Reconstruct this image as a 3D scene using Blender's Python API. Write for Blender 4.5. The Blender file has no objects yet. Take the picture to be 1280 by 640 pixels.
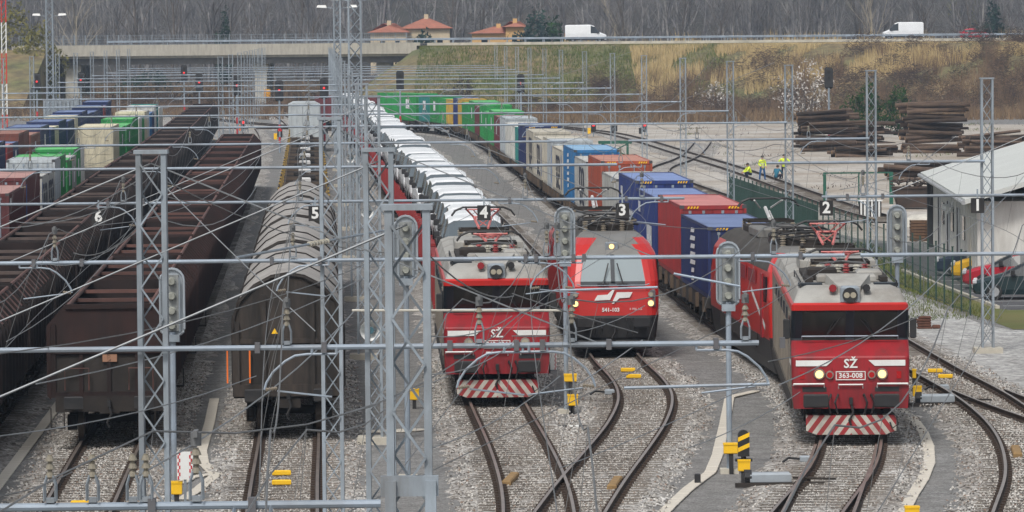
import bpy, math, random
from mathutils import Vector, Matrix
random.seed(7)
scene = bpy.context.scene
col = scene.collection
# ---------------------------------------------------------------- camera
FPX, CAMH = 6000.0, 10.4
TH, RO = math.atan(277 / FPX), math.radians(0.5)
FW = Vector((0, math.cos(TH), -math.sin(TH))); U0 = Vector((0, math.sin(TH), math.cos(TH))); R0 = Vector((1, 0, 0))
RT = math.cos(RO) * R0 - math.sin(RO) * U0
UP = math.cos(RO) * U0 + math.sin(RO) * R0
cam = bpy.data.objects.new('camera', bpy.data.cameras.new('camera')); col.objects.link(cam)
cam.data.sensor_width = 36; cam.data.lens = FPX / 1280 * 36
cam.data.clip_start = 1; cam.data.clip_end = 6000
M = Matrix((RT, UP, -FW)).transposed().to_4x4(); M.translation = Vector((0, 0, CAMH)); cam.matrix_world = M
scene.camera = cam
# ---------------------------------------------------------------- sky, sun, exposure
SUN_EL, SUN_AZ = math.radians(52), math.radians(200)
w = bpy.data.worlds.new('World'); scene.world = w; w.use_nodes = True
wn = w.node_tree; wn.nodes.clear()
sky = wn.nodes.new('ShaderNodeTexSky'); sky.sky_type = 'NISHITA'; sky.sun_disc = False
sky.sun_elevation = SUN_EL; sky.sun_rotation = SUN_AZ; sky.air_density = 1.4; sky.dust_density = 4; sky.ozone_density = 1.2
hs = wn.nodes.new('ShaderNodeHueSaturation'); hs.inputs['Saturation'].default_value = 0.35
bg = wn.nodes.new('ShaderNodeBackground'); bg.inputs['Strength'].default_value = 0.095
wo = wn.nodes.new('ShaderNodeOutputWorld')
wn.links.new(sky.outputs[0], hs.inputs['Color']); wn.links.new(hs.outputs[0], bg.inputs[0]); wn.links.new(bg.outputs[0], wo.inputs[0])
sl = bpy.data.lights.new('sun', 'SUN'); sl.energy = 1.5; sl.angle = math.radians(10); sl.color = (1, .96, .9)
sun = bpy.data.objects.new('sun', sl); col.objects.link(sun)
sdir = Vector((math.sin(SUN_AZ) * math.cos(SUN_EL), math.cos(SUN_AZ) * math.cos(SUN_EL), math.sin(SUN_EL)))
sun.rotation_euler = sdir.to_track_quat('Z', 'Y').to_euler()
scene.view_settings.view_transform = 'Standard'; scene.view_settings.look = 'None'
scene.view_settings.exposure = 0.52; scene.view_settings.gamma = 1; scene.view_settings.use_curve_mapping = False

# ---------------------------------------------------------------- helpers
def ray(x, y): return FW + RT * ((x - 640) / FPX) + UP * ((320 - y) / FPX)
def P(x, y, z=0.0):
    d = ray(x, y); t = (z - CAMH) / d.z
    return Vector((d.x * t, d.y * t, z))
def PD(x, y, D):
    d = ray(x, y); t = D / d.y
    return Vector((d.x * t, D, CAMH + d.z * t))

class MB:
    def __init__(s): s.v = []; s.f = []; s.m = []
    def add(s, vs, fs, m=0):
        o = len(s.v); s.v.extend(vs)
        for f in fs: s.f.append(tuple(i + o for i in f)); s.m.append(m)
        return s
    def box(s, x0, x1, y0, y1, z0, z1, m=0):
        return s.add([(x0,y0,z0),(x1,y0,z0),(x1,y1,z0),(x0,y1,z0),(x0,y0,z1),(x1,y0,z1),(x1,y1,z1),(x0,y1,z1)],
                     [(0,3,2,1),(4,5,6,7),(0,1,5,4),(1,2,6,5),(2,3,7,6),(3,0,4,7)], m)
    def bev(s, x0, x1, y0, y1, z0, z1, b=.03, m=0):
        vs=[]; 
        for z,e in ((z0,b),(z0+b,0),(z1-b,0),(z1,b)):
            vs += [(x0+e,y0+e,z),(x1-e,y0+e,z),(x1-e,y1-e,z),(x0+e,y1-e,z)]
        fs=[(3,2,1,0),(12,13,14,15)]
        for k in range(3):
            for i in range(4):
                j=(i+1)%4; fs.append((k*4+i,k*4+j,k*4+4+j,k*4+4+i))
        return s.add(vs, fs, m)
    def cyl(s, a, b, r, n=8, m=0, r2=None, cap=True):
        a=Vector(a); b=Vector(b); d=b-a
        if d.length < 1e-6: return s
        q=d.to_track_quat('Z','Y'); r2 = r if r2 is None else r2
        vs=[]
        for p,rr in ((a,r),(b,r2)):
            for i in range(n):
                t=2*math.pi*i/n; vs.append(tuple(p+q@Vector((rr*math.cos(t),rr*math.sin(t),0))))
        fs=[(i,(i+1)%n,n+(i+1)%n,n+i) for i in range(n)]
        if cap: fs += [tuple(range(n-1,-1,-1)), tuple(range(n,2*n))]
        return s.add(vs, fs, m)
    def tube(s, pts, r, n=6, m=0):
        for a,b in zip(pts[:-1],pts[1:]): s.cyl(a,b,r,n,m,cap=True)
        return s
    def sweep(s, pts, r, n=5, m=0):
        k=len(pts); vs=[]; fs=[]
        for i,p in enumerate(pts):
            p=Vector(p); d=Vector(pts[min(i+1,k-1)])-Vector(pts[max(i-1,0)])
            d.normalize(); ref=Vector((0,0,1)) if abs(d.z)<.9 else Vector((1,0,0))
            a=d.cross(ref).normalized(); b=a.cross(d)
            for j in range(n):
                t=2*math.pi*j/n; vs.append(tuple(p+a*(r*math.cos(t))+b*(r*math.sin(t))))
        for i in range(k-1):
            for j in range(n):
                q=(j+1)%n; fs.append((i*n+j,i*n+q,i*n+n+q,i*n+n+j))
        fs += [tuple(range(n)), tuple(range((k-1)*n+n-1,(k-1)*n-1,-1))]
        return s.add(vs, fs, m)
    def prism(s, pts, axis, a0, a1, m=0):
        def mk(p,a): return (a,p[0],p[1]) if axis=='x' else ((p[0],a,p[1]) if axis=='y' else (p[0],p[1],a))
        n=len(pts); vs=[mk(p,a0) for p in pts]+[mk(p,a1) for p in pts]
        fs=[(i,(i+1)%n,n+(i+1)%n,n+i) for i in range(n)]+[tuple(range(n-1,-1,-1)),tuple(range(n,2*n))]
        return s.add(vs, fs, m)
    def loft(s, rings, cap=True, m=0, closed=True):
        n=len(rings[0]); vs=[p for r in rings for p in r]; fs=[]
        for k in range(len(rings)-1):
            for i in range(n if closed else n-1):
                j=(i+1)%n; fs.append((k*n+i,k*n+j,k*n+n+j,k*n+n+i))
        if cap: fs += [tuple(range(n-1,-1,-1)), tuple(range((len(rings)-1)*n,len(rings)*n))]
        return s.add(vs, fs, m)
    def xf(s, mtx):
        s.v=[tuple(mtx@Vector(p)) for p in s.v]; return s
    def join(s, o, mtx=None, m=None):
        vs=o.v if mtx is None else [tuple(mtx@Vector(p)) for p in o.v]
        k=len(s.v); s.v.extend(vs)
        for f,mm in zip(o.f,o.m): s.f.append(tuple(i+k for i in f)); s.m.append(mm if m is None else m)
        return s
    def mesh(s, name, mats, smooth=False, recalc=True):
        me=bpy.data.meshes.new(name); me.from_pydata(s.v,[],s.f)
        if not isinstance(mats,(list,tuple)): mats=[mats]
        for mt in mats: me.materials.append(mt)
        if len(mats)>1: me.polygons.foreach_set('material_index', s.m)
        if recalc:
            import bmesh
            bm=bmesh.new(); bm.from_mesh(me); bmesh.ops.recalc_face_normals(bm, faces=bm.faces); bm.to_mesh(me); bm.free()
        if smooth:
            me.polygons.foreach_set('use_smooth',[True]*len(me.polygons))
            if smooth != 'full':
                try: me.set_sharp_from_angle(angle=math.radians(38))
                except Exception: pass
        me.update(); return me
    def obj(s, name, mats, parent=None, smooth=False, loc=None, rz=None, recalc=True):
        return mobj(name, s.mesh(name, mats, smooth, recalc), parent, loc, rz)
def mobj(name, me, parent=None, loc=None, rz=None):
    o=bpy.data.objects.new(name, me); col.objects.link(o)
    if parent is not None: o.parent=parent
    if loc is not None: o.location=loc
    if rz is not None: o.rotation_euler=(0,0,rz)
    return o
def tag(o, label=None, cat=None, group=None, kind=None):
    if label: o['label']=label
    if cat: o['category']=cat
    if group: o['group']=group
    if kind: o['kind']=kind
    return o
def empty(name, label=None, cat=None, group=None, loc=(0,0,0), rz=0, kind=None):
    o=bpy.data.objects.new(name, None); col.objects.link(o); o.location=loc; o.rotation_euler=(0,0,rz); o.empty_display_size=.2
    return tag(o,label,cat,group,kind)
KIDS={}
def kids(o): return list(o.children)
def dup(o, parent=None, depth=0):
    c=o.copy(); col.objects.link(c)
    if parent is not None: c.parent=parent
    for ch in kids(o): dup(ch, c, depth+1)
    return c
def paint(o, mt, slot=0):
    o.material_slots[slot].link='OBJECT'; o.material_slots[slot].material=mt
ORD='first second third fourth fifth sixth seventh eighth ninth tenth eleventh twelfth thirteenth fourteenth fifteenth sixteenth seventeenth eighteenth nineteenth twentieth'.split()
TENS={20:'twenty',30:'thirty',40:'forty',50:'fifty',60:'sixty'}
def ordw(i):
    i+=1
    if i<=20: return ORD[i-1]
    t,u=divmod(i,10)
    if u==0: return {30:'thirtieth',40:'fortieth',50:'fiftieth',60:'sixtieth'}[i]
    return TENS[t*10]+'-'+ORD[u-1]
_tc={}
def text_mb(txt, size=1, align='CENTER', sx=1.0, bold=0.0):
    """flat lettering as a mesh in the x-z plane, facing -y"""
    cu=bpy.data.curves.new('t','FONT'); cu.body=txt; cu.size=size; cu.align_x=align; cu.align_y='CENTER'; cu.resolution_u=2; cu.offset=bold
    o=bpy.data.objects.new('t',cu); col.objects.link(o)
    dg=bpy.context.evaluated_depsgraph_get(); dg.update(); me=bpy.data.meshes.new_from_object(o.evaluated_get(dg))
    mb=MB(); mb.add([(v.co.x*sx,0,v.co.y) for v in me.vertices],[tuple(p.vertices) for p in me.polygons])
    bpy.data.objects.remove(o); bpy.data.curves.remove(cu); bpy.data.meshes.remove(me)
    return mb
# ---------------------------------------------------------------- materials
def nmat(name):
    m=bpy.data.materials.new(name); m.use_nodes=True; nt=m.node_tree
    return m, nt, nt.nodes['Principled BSDF']
def N(nt, t, **kw):
    n=nt.nodes.new(t)
    for k,v in kw.items():
        if k.startswith('i_'): n.inputs[k[2:].replace('_',' ')].default_value=v
        else: setattr(n,k,v)
    return n
def mixc(nt, fac, a, b, mode='MIX'):
    n=nt.nodes.new('ShaderNodeMix'); n.data_type='RGBA'; n.blend_type=mode
    for s,v in ((n.inputs[0],fac),(n.inputs[6],a),(n.inputs[7],b)):
        if hasattr(v,'is_linked'): nt.links.new(v,s)
        else: s.default_value = v if not isinstance(v,(tuple,list)) else ((*v,1) if len(v)==3 else v)
    return n.outputs[2]
def ramp(nt, src, stops):
    n=nt.nodes.new('ShaderNodeValToRGB'); nt.links.new(src,n.inputs[0]); e=n.color_ramp.elements
    while len(e)<len(stops): e.new(.5)
    for k,(p,c) in enumerate(stops):
        e[k].position=p; e[k].color=(*c,1) if isinstance(c,(tuple,list)) else (c,c,c,1)
    return n.outputs[0]
def noise(nt, vec, scale, detail=4, rough=.55, stretch=None):
    if stretch:
        mp=N(nt,'ShaderNodeMapping'); mp.inputs['Scale'].default_value=stretch; nt.links.new(vec,mp.inputs[0]); vec=mp.outputs[0]
    n=N(nt,'ShaderNodeTexNoise'); n.inputs['Scale'].default_value=scale; n.inputs['Detail'].default_value=detail; n.inputs['Roughness'].default_value=rough
    nt.links.new(vec,n.inputs['Vector']); return n.outputs[0]
MATS={}
def pm(name, c, rough=.6, metal=0.0, var=.14, scale=1.5, dirt=None, damt=.5, streak=False, bump=0.0, spec=.4, rnd=0.0, world=False, bscale=30):
    if name in MATS: return MATS[name]
    m,nt,b=nmat(name); L=nt.links
    tc=N(nt,'ShaderNodeTexCoord'); vec=tc.outputs['Object']
    if world: vec=N(nt,'ShaderNodeNewGeometry').outputs['Position']
    a=tuple(x*(1-var) for x in c); d=tuple(min(1,x*(1+var)) for x in c)
    nz=noise(nt,vec,scale,5,.6)
    cc=mixc(nt, ramp(nt,nz,[(.3,0),(.7,1)]), a, d)
    if dirt:
        st=(1.2,1.2,.18) if streak else None
        dn=noise(nt,vec,2.2 if streak else scale*.7,6,.68,st)
        f=ramp(nt,dn,[(.42,0),(.72,damt)])
        cc=mixc(nt,f,cc,dirt)
    if rnd:
        oi=N(nt,'ShaderNodeObjectInfo'); hv=N(nt,'ShaderNodeHueSaturation')
        mr=N(nt,'ShaderNodeMapRange'); mr.inputs[3].default_value=1-rnd; mr.inputs[4].default_value=1+rnd
        L.new(oi.outputs['Random'],mr.inputs[0]); L.new(mr.outputs[0],hv.inputs['Value']); L.new(cc,hv.inputs['Color']); cc=hv.outputs[0]
    L.new(cc,b.inputs['Base Color'])
    b.inputs['Roughness'].default_value=rough; b.inputs['Metallic'].default_value=metal; b.inputs['Specular IOR Level'].default_value=spec
    if bump:
        bn=N(nt,'ShaderNodeBump'); bn.inputs['Strength'].default_value=bump; bn.inputs['Distance'].default_value=.02
        L.new(noise(nt,vec,bscale,3),bn.inputs['Height']); L.new(bn.outputs[0],b.inputs['Normal'])
    MATS[name]=m; return m
def emat(name, c, strength):
    if name in MATS: return MATS[name]
    m,nt,b=nmat(name); b.inputs['Base Color'].default_value=(*c,1); b.inputs['Emission Color'].default_value=(*c,1); b.inputs['Emission Strength'].default_value=strength
    MATS[name]=m; return m
DIRT=(.06,.045,.035); RUST=(.10,.045,.025)
galv=pm('galvanised_steel',(.27,.315,.36),.6,.2,.2,2.0,(.15,.14,.13),.65,True,rnd=.12)
galv2=pm('galvanised_pipe',(.28,.335,.40),.6,.2,.15,1.2,(.17,.165,.16),.6,rnd=.12)
wirem=pm('weathered_cable',(.16,.165,.17),.6,.4,.2,3)
wire_l=pm('bright_cable',(.22,.235,.25),.5,.4,.2,3)
cer=pm('insulator_ceramic',(.20,.17,.13),.35,0,.2,6)
cerw=pm('insulator_pale',(.42,.40,.34),.35,0,.2,6,DIRT,.5)
black=pm('black_steel',(.018,.018,.02),.55,0,.3,2,(.05,.045,.04),.5)
dark=pm('grimy_underframe',(.022,.018,.016),.85,0,.35,1.5,(.05,.04,.032),.6)
wheelm=pm('wheel_steel',(.07,.055,.045),.6,.4,.3,3)
glass,_nt,_b=nmat('dark_glass'); _b.inputs['Base Color'].default_value=(.012,.016,.02,1); _b.inputs['Roughness'].default_value=.08; _b.inputs['Specular IOR Level'].default_value=.6
whitep=pm('white_paint',(.72,.73,.72),.5,0,.06,2,(.35,.33,.3),.25)
yellow=pm('yellow_paint',(.85,.50,.01),.5,0,.08,2,(.4,.25,.05),.3)
orange=pm('orange_paint',(.75,.16,.02),.5)
redlamp=emat('red_lamp',(.8,.03,.03),.5)
warmlamp=emat('warm_headlamp',(1,.62,.22),1.3)
concrete=pm('pale_concrete',(.50,.47,.40),.85,0,.14,1.2,(.2,.18,.15),.5,bump=.2)
# ================================================================ setting
def stone_mat(name, cols, scale=11, base_dirt=None, dsc=.35, bump=.7, damt=.6, band=0):
    m,nt,b=nmat(name); L=nt.links
    pos=N(nt,'ShaderNodeNewGeometry').outputs['Position']
    vo=N(nt,'ShaderNodeTexVoronoi'); vo.inputs['Scale'].default_value=scale; L.new(pos,vo.inputs['Vector'])
    sp=N(nt,'ShaderNodeSeparateColor'); L.new(vo.outputs['Color'],sp.inputs[0])
    n=len(cols); cc=ramp(nt,sp.outputs[0],[((i+.5)/n,c) for i,c in enumerate(cols)])
    big=noise(nt,pos,dsc,6,.62)
    if band: cc=mixc(nt,ramp(nt,noise(nt,pos,1.1,4,.6,(1,.05,1)),[(.44,0),(.62,band)]),cc,(.13,.10,.08))
    if base_dirt: cc=mixc(nt,ramp(nt,big,[(.38,0),(.68,damt)]),cc,base_dirt)
    fine=noise(nt,pos,1.3,5,.7)
    cc=mixc(nt,ramp(nt,fine,[(.35,.45),(.65,0)]),cc,(.06,.055,.05))
    L.new(cc,b.inputs['Base Color']); b.inputs['Roughness'].default_value=.9; b.inputs['Specular IOR Level'].default_value=.2
    bn=N(nt,'ShaderNodeBump'); bn.inputs['Strength'].default_value=bump; bn.inputs['Distance'].default_value=.06
    inv=N(nt,'ShaderNodeMath',operation='SUBTRACT'); inv.inputs[0].default_value=1; L.new(vo.outputs['Distance'],inv.inputs[1])
    L.new(inv.outputs[0],bn.inputs['Height']); L.new(bn.outputs[0],b.inputs['Normal'])
    return m
m_ground=stone_mat('grey_chippings',[(.14,.14,.14),(.21,.21,.208),(.26,.258,.252),(.32,.317,.31)],22,(.22,.21,.20),.12,.4,.5)
m_ballast=stone_mat('pale_ballast',[(.12,.11,.10),(.32,.305,.285),(.46,.44,.415),(.58,.565,.54),(.72,.705,.68)],11,(.22,.19,.16),.25,.8,.5,.35)
m_yard=stone_mat('dusty_yard',[(.46,.43,.39),(.54,.51,.47),(.61,.58,.54)],9,(.30,.235,.165),.09,.3,.85)
m_gravelp=stone_mat('pale_gravel',[(.30,.30,.30),(.42,.42,.41),(.52,.52,.51),(.60,.60,.59)],7,(.3,.29,.27),.15,.8,.5)
m_field=pm('rough_field',(.13,.085,.045),.95,0,.4,.08,(.06,.045,.03),.8,world=True)
m_grass=pm('verge_grass',(.10,.115,.03),.95,0,.4,.15,(.16,.12,.05),.8,world=True)
m_asph=pm('parking_asphalt',(.075,.075,.08),.9,0,.2,.6,(.12,.12,.12),.4,world=True)
m_railside=pm('rusty_rail_side',(.045,.030,.022),.85,0,.3,2)
m_railtop=pm('rail_running_surface',(.30,.25,.22),.35,.6,.2,1.5)
m_sleeper=pm('old_sleeper',(.10,.083,.068),.9,0,.35,1.5,(.3,.27,.23),.6)

def sheet(name, pts, z, mt, parent=None, sub=0):
    mb=MB(); mb.add([(p[0],p[1],z) for p in pts],[tuple(range(len(pts)))]); return mb.obj(name,mt,parent)
# ground sheet reaching to the hill foot and beyond
g=MB()
g.add([(-450,-60,0),(450,-60,0),(450,1240,0),(-450,1240,0)],[(0,1,2,3)])
tag(g.obj('ground',m_ground),kind='structure')
class Track:
    def __init__(s, pts):
        pts=sorted(pts); P4=[Vector((x,d,0)) for d,x in pts]
        a=P4[0]*2-P4[1]; b=P4[-1]*2-P4[-2]; q=[a]+P4+[b]; out=[]
        for i in range(1,len(q)-2):
            p0,p1,p2,p3=q[i-1:i+3]; n=max(2,int((p2-p1).length/1.0))
            t0=(p2-p0)*((p2-p1).length/max(1e-6,(p2-p0).length)); t1=(p3-p1)*((p2-p1).length/max(1e-6,(p3-p1).length))
            for k in range(n):
                t=k/n; h=t*t*t; u=t*t
                out.append(p1*(2*h-3*u+1)+t0*(h-2*u+t)+p2*(-2*h+3*u)+t1*(h-u))
        out.append(P4[-1])
        for _ in range(4):
            out=[out[0]]+[(out[i-1]+out[i]*2+out[i+1])/4 for i in range(1,len(out)-1)]+[out[-1]]
        s.p=out; s.s=[0]
        for i in range(1,len(out)): s.s.append(s.s[-1]+(out[i]-out[i-1]).length)
        s.L=s.s[-1]
    def at(s, q):
        import bisect
        if q<=0: d=(s.p[1]-s.p[0]).normalized(); return s.p[0]+d*q
        if q>=s.L: d=(s.p[-1]-s.p[-2]).normalized(); return s.p[-1]+d*(q-s.L)
        i=bisect.bisect_right(s.s,q)-1; i=min(i,len(s.p)-2); t=(q-s.s[i])/(s.s[i+1]-s.s[i]); return s.p[i].lerp(s.p[i+1],t)
    def tan(s,q): return (s.at(q+.5)-s.at(q-.5)).normalized()
    def sY(s, Y):
        for i in range(len(s.p)-1):
            if s.p[i].y<=Y<=s.p[i+1].y: return s.s[i]+(Y-s.p[i].y)/(s.p[i+1].y-s.p[i].y)*(s.s[i+1]-s.s[i])
        return 0
    def X(s,Y): return s.at(s.sY(Y)).x
T={}
T['A']=Track([(60,-11.5),(110,-13.8),(164,-16.2),(244,-19.8),(300,-22.2),(400,-26.9),(484,-31),(600,-38.5),(760,-52)])
T['B']=Track([(60,-7.7),(110,-9.72),(122,-10.2),(200,-13.4),(334,-18.9),(420,-22.8),(500,-27),(600,-34),(760,-47)])
T['C']=Track([(60,-3.2),(106.6,-5.14),(121,-5.68),(196,-8.65),(330,-14.2),(456,-19.7),(560,-25.5),(660,-33),(760,-42)])
T['D']=Track([(70,.45),(90,.5),(102.5,.52),(108.9,.44),(118.5,.14),(134.2,-.5),(152,-.98),(193,-2.25),(258,-5.05),(325,-8.05),(440,-13.4),(520,-18.5),(600,-25.5),(700,-36)])
T['E']=Track([(70,-.8),(90,.3),(102.5,1.24),(109.8,1.85),(118.2,2.63),(125.5,3.25),(133.7,3.70),(140.5,3.68),(150.2,3.26),(169.1,2.82),(189.1,2.0),(208.6,1.08),(257,-.84),(335,-3.98),(376,-5.75),(435,-8.3),(475,-11.2),(505,-15.5),(530,-21),(570,-31),(640,-46)])
T['F']=Track([(80,2.8),(92,4.9),(102,6.3),(109.3,7.35),(113.3,7.85),(120.4,8.5),(128,8.9),(137,9.05),(146,8.82),(155,8.3),(163.5,7.85),(176,7.36),(200.9,6.49),(237.5,5.2),(300,2.95),(400,-.6),(455,-2.8),(490,-5.6),(512,-10),(524,-16),(533,-24),(545,-40)])
T['F2']=Track([(80,4.2),(92,5.4),(102,6.52),(109.3,7.3),(113.3,7.76),(118,8.2)])
T['G']=Track([(85,8.6),(94,9.9),(101.6,10.95),(110.8,12.15),(121.9,12.98),(132.6,13.1),(144.4,12.68),(162,12.2),(200,10.9),(240,9.5),(300,7.3),(400,3.8),(470,.8)])
T['G2']=Track([(100,18.8),(110,16.9),(121.9,14.75),(130,13.7),(136,13.15)])
T['S']=Track([(260,20.5),(273,19.7),(307,18.5),(356,17),(403,14.9),(468,12.0),(500,9.5),(540,3),(580,-8)])
T['S2']=Track([(282,13.75),(300.7,12.9),(328.8,11.5),(352,10.85),(368,11.7),(385,13.6),(404,15.2),(450,18)])
T['H1']=Track([(150,-20),(214,-22.9),(253,-24.7),(340,-29.2),(420,-32.6),(498,-36.3),(600,-43),(760,-57)])
T['H2']=Track([(200,-27.9),(306,-32.7),(420,-38),(528,-43.9),(620,-50.5),(760,-63)])
T['H3']=Track([(300,-38.5),(420,-43.5),(528,-49.5),(640,-58)])
RTOP=.245
NAMES={'A':'outermost open-wagon track at the left','B':'track under the near brown open wagon','C':'track under the grey covered wagons','D':'track under the van carriers','E':'track under the lone red locomotive','F':'track under the long container train','F2':'turnout branch before the right-hand locomotive','G':'empty track right of the container train','G2':'turnout branch at the right edge','S':'siding by the workers','S2':'curved siding before the green fence','H1':'inner container track at the left','H2':'outer container track at the left','H3':'far-left track'}
prof=[(-.075,0),(.075,0),(.075,.025),(.02,.05),(.02,.12),(.036,.13),(.036,.168),(-.036,.168),(-.036,.13),(-.02,.12),(-.02,.05),(-.075,.025)]
sl_me=MB().box(-1.27,1.27,-.12,.12,0,.13).mesh('sleeper',m_sleeper)
fastm=MB()
for x in (-.7525,.7525):
    for s in (-1,1): fastm.box(x+s*.11-.045,x+s*.11+.045,-.07,.07,.13,.19)
fast_me=fastm.mesh('fastening',m_railside)
for ti,(k,t) in enumerate(T.items()):
    root=empty('railway_track',kind='structure'); root['label']=NAMES[k]
    zo=.004*(ti%7+1)
    # ballast bed with a ragged edge
    rng=random.Random(ti); rows=[]; q=0
    while q<t.L:
        p=t.at(q); d=t.tan(q); n=Vector((d.y,-d.x,0))
        wl=1.6+rng.uniform(-.25,.3); wr=1.6+rng.uniform(-.25,.3)
        row=[]
        for off,z in ((-wl-.25,-.03),(-wl,.03),(-1.3,.075),(-.6,.07),(0,.075),(.6,.07),(1.3,.075),(wr,.03),(wr+.25,-.03)):
            c=p+n*off; row.append((c.x,c.y,z+zo*.6+rng.uniform(-.012,.012)))
        rows.append(row); q+= .6 if p.y<180 else 2.5
    b=MB(); b.loft(rows,cap=False,closed=False); b.obj('ballast_bed',m_ballast,root)
    for s in (-1,1):
        rings=[]; q=0
        while q<=t.L:
            p=t.at(q); d=t.tan(q); n=Vector((d.y,-d.x,0)); c=p+n*(s*.7525)
            rings.append([(c.x+n.x*x,c.y+n.y*x,.077+zo*.3+z) for x,z in prof]); q+= 1.0 if p.y<220 else 4
        r=MB(); r.loft(rings)
        nn=len(prof); kf=0
        for i in range(len(rings)-1):
            for j in range(nn):
                if j==6: r.m[kf]=1
                kf+=1
        r.obj('rail',[m_railside,m_railtop],root,recalc=False)
    q=t.sY(96) if t.p[0].y<96 else .3; cnt=0; far=MB(); 
    while q<t.L:
        p=t.at(q)
        if p.y>330: break
        d=t.tan(q); rz=math.atan2(-d.x,d.y)
        if p.y<148 and k not in('F2','G2'):
            o=mobj('sleeper',sl_me,root,(p.x,p.y,-.046+zo*.5),rz); mobj('fastening',fast_me,o)
        elif p.y<330 and k not in('F2','G2'):
            mtx=Matrix.Translation((p.x,p.y,-.046+zo*.5))@Matrix.Rotation(rz,4,'Z')
            far.join(MB().box(-1.27,1.27,-.12,.12,0,.13),mtx)
        q+=.6
    if far.v: tag(far.obj('distant_sleepers',m_sleeper,root,recalc=False),kind='stuff')
# loose stones over the near ballast
def stones():
    import numpy as np
    rg=np.random.RandomState(5); C=[]
    for k in ('B','C','D','E','F','G'):
        t=T[k]; s0,s1=t.sY(98),t.sY(152); n=int((s1-s0)*3.9*75); q=rg.uniform(s0,s1,n); o=rg.normal(0,1.0,n); o=np.where(np.abs(o)>1.95,rg.uniform(-1.6,1.6,n),o)
        for a,b in zip(q,o):
            if abs(abs(b)-.7525)<.11: continue
            p=t.at(a); d=t.tan(a) if False else (t.at(a+.5)-p)*2; C.append((p.x+d.y*b,p.y-d.x*b,.072-.02*max(0,abs(b)-1.4)))
    C=np.array(C,dtype=np.float32); n=len(C); r=rg.uniform(.018,.042,n)[:,None]; h=rg.uniform(.02,.05,n); a=rg.uniform(0,6.28,n)[:,None]+np.array([0,1.57,3.14,4.71])[None]+rg.uniform(-.4,.4,(n,4))
    base=np.stack([C[:,None,0]+r*np.cos(a),C[:,None,1]+r*np.sin(a),np.repeat(C[:,2][:,None],4,1)+rg.uniform(-.01,.015,(n,4))],2)
    top=np.stack([C[:,0]+rg.uniform(-.015,.015,n),C[:,1]+rg.uniform(-.015,.015,n),C[:,2]+h],1)[:,None]
    V=np.concatenate([base,top],1).reshape(-1,3); i=np.arange(n)[:,None,None]*5; F=(i+np.array([[0,1,4],[1,2,4],[2,3,4],[3,0,4]])[None]).reshape(-1,3)
    me=bpy.data.meshes.new('ballast_stones'); me.from_pydata(V.tolist(),[],F.tolist())
    m,nt,b=nmat('loose_ballast_stone'); ge=N(nt,'ShaderNodeNewGeometry')
    cc=ramp(nt,ge.outputs['Random Per Island'],[(.05,(.06,.055,.05)),(.25,(.25,.235,.21)),(.5,(.42,.40,.37)),(.8,(.62,.605,.58)),(.97,(.22,.15,.11))]); cc=mixc(nt,ramp(nt,noise(nt,ge.outputs['Position'],1.1,4,.6,(1,.05,1)),[(.44,0),(.62,.35)]),cc,(.13,.10,.08)); nt.links.new(cc,b.inputs['Base Color']); b.inputs['Roughness'].default_value=.9; b.inputs['Specular IOR Level'].default_value=.2
    me.materials.append(m); tag(mobj('ballast_stones',me),'loose pale ballast stones around the near rails','stones',None,'stuff')
stones()
# ------------- loading yard right, grass strip, parking
yard=[P(700,166),P(800,158),P(1290,186),P(1290,330),P(1160,322),P(1050,285),P(920,246),P(850,222),P(770,200)]
yd=[(9,560),(30,545),(70,520),(75,300),(40,235),(19.5,236),(17.5,240),(15.2,262),(13.2,300),(11.3,330),(9.2,352),(8,400),(5,470)]
tag(sheet('yard',yd,.006,m_yard),kind='structure')
tag(sheet('gravel_verge',[(13.9,100),(30,100),(30,166),(17.3,166),(16.6,170),(14.8,205),(13.4,240),(11.8,280),(9.5,330),(8.9,330),(11.4,240),(13.2,170),(13.9,150)],.007,m_gravelp),kind='structure')
tag(sheet('grass_strip',[(17.4,166.5),(40,168),(40,178),(18.4,178),(17.1,206),(16.2,236),(13.6,236.5),(15.1,205)],.012,m_grass),kind='structure')
tag(sheet('parking_lot',[(18.2,178.5),(45,178.5),(45,197),(19.9,197),(19.2,235),(16.6,235)],.016,m_asph),kind='structure')
for i in range(8):
    mb=MB(); y=180.5+i*3.1; mb.add([(18.5-.035*(y-180),y,0),(23.3,y+.5,0),(23.3,y+.62,0),(18.5-.035*(y-180),y+.12,0)],[(0,1,2,3)])
    tag(mb.obj('parking_line',whitep,None,loc=(0,0,.021)),kind='structure')
kb=MB().box(0,.15,0,28,0,.12).obj('kerb',concrete,None,loc=(18.05,179,0),rz=.045); tag(kb,kind='structure')
# ------------- terrain behind: embankment, hill
def lerp(a,b,t): return a+(b-a)*max(0,min(1,t))
def emb_h(x,y):
    base=max(0,min(1,(y-(628+max(0,(x-20))*-.9))/58)) if x>-26 else 0
    if x<-66: base=max(0,min(1,(y-650)/40))
    side=1
    if -26<x<-12: side=max(0,min(1,(x+25)/12))
    if -78<x<-66: side=max(0,min(1,(-66-x)/12))
    return 8.75*base*side
mb=MB(); nx,ny=98,26; X0,X1,Y0,Y1=-26,170,560,694
for j in range(ny+1):
    for i in range(nx+1):
        x=lerp(X0,X1,i/nx); y=lerp(Y0,Y1,j/ny); mb.v.append((x,y,emb_h(x,y)-.02+random.uniform(-.12,.25)*(0<emb_h(x,y)<8.7)))
for j in range(ny):
    for i in range(nx): a=j*(nx+1)+i; mb.f.append((a,a+1,a+nx+2,a+nx+1)); mb.m.append(0)
m_emb,nt,b=nmat('embankment_turf'); pos=N(nt,'ShaderNodeNewGeometry').outputs['Position']
c1=ramp(nt,noise(nt,pos,.06,5,.6),[(.38,(.12,.14,.045)),(.5,(.20,.17,.075)),(.62,(.26,.18,.085))])
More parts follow.
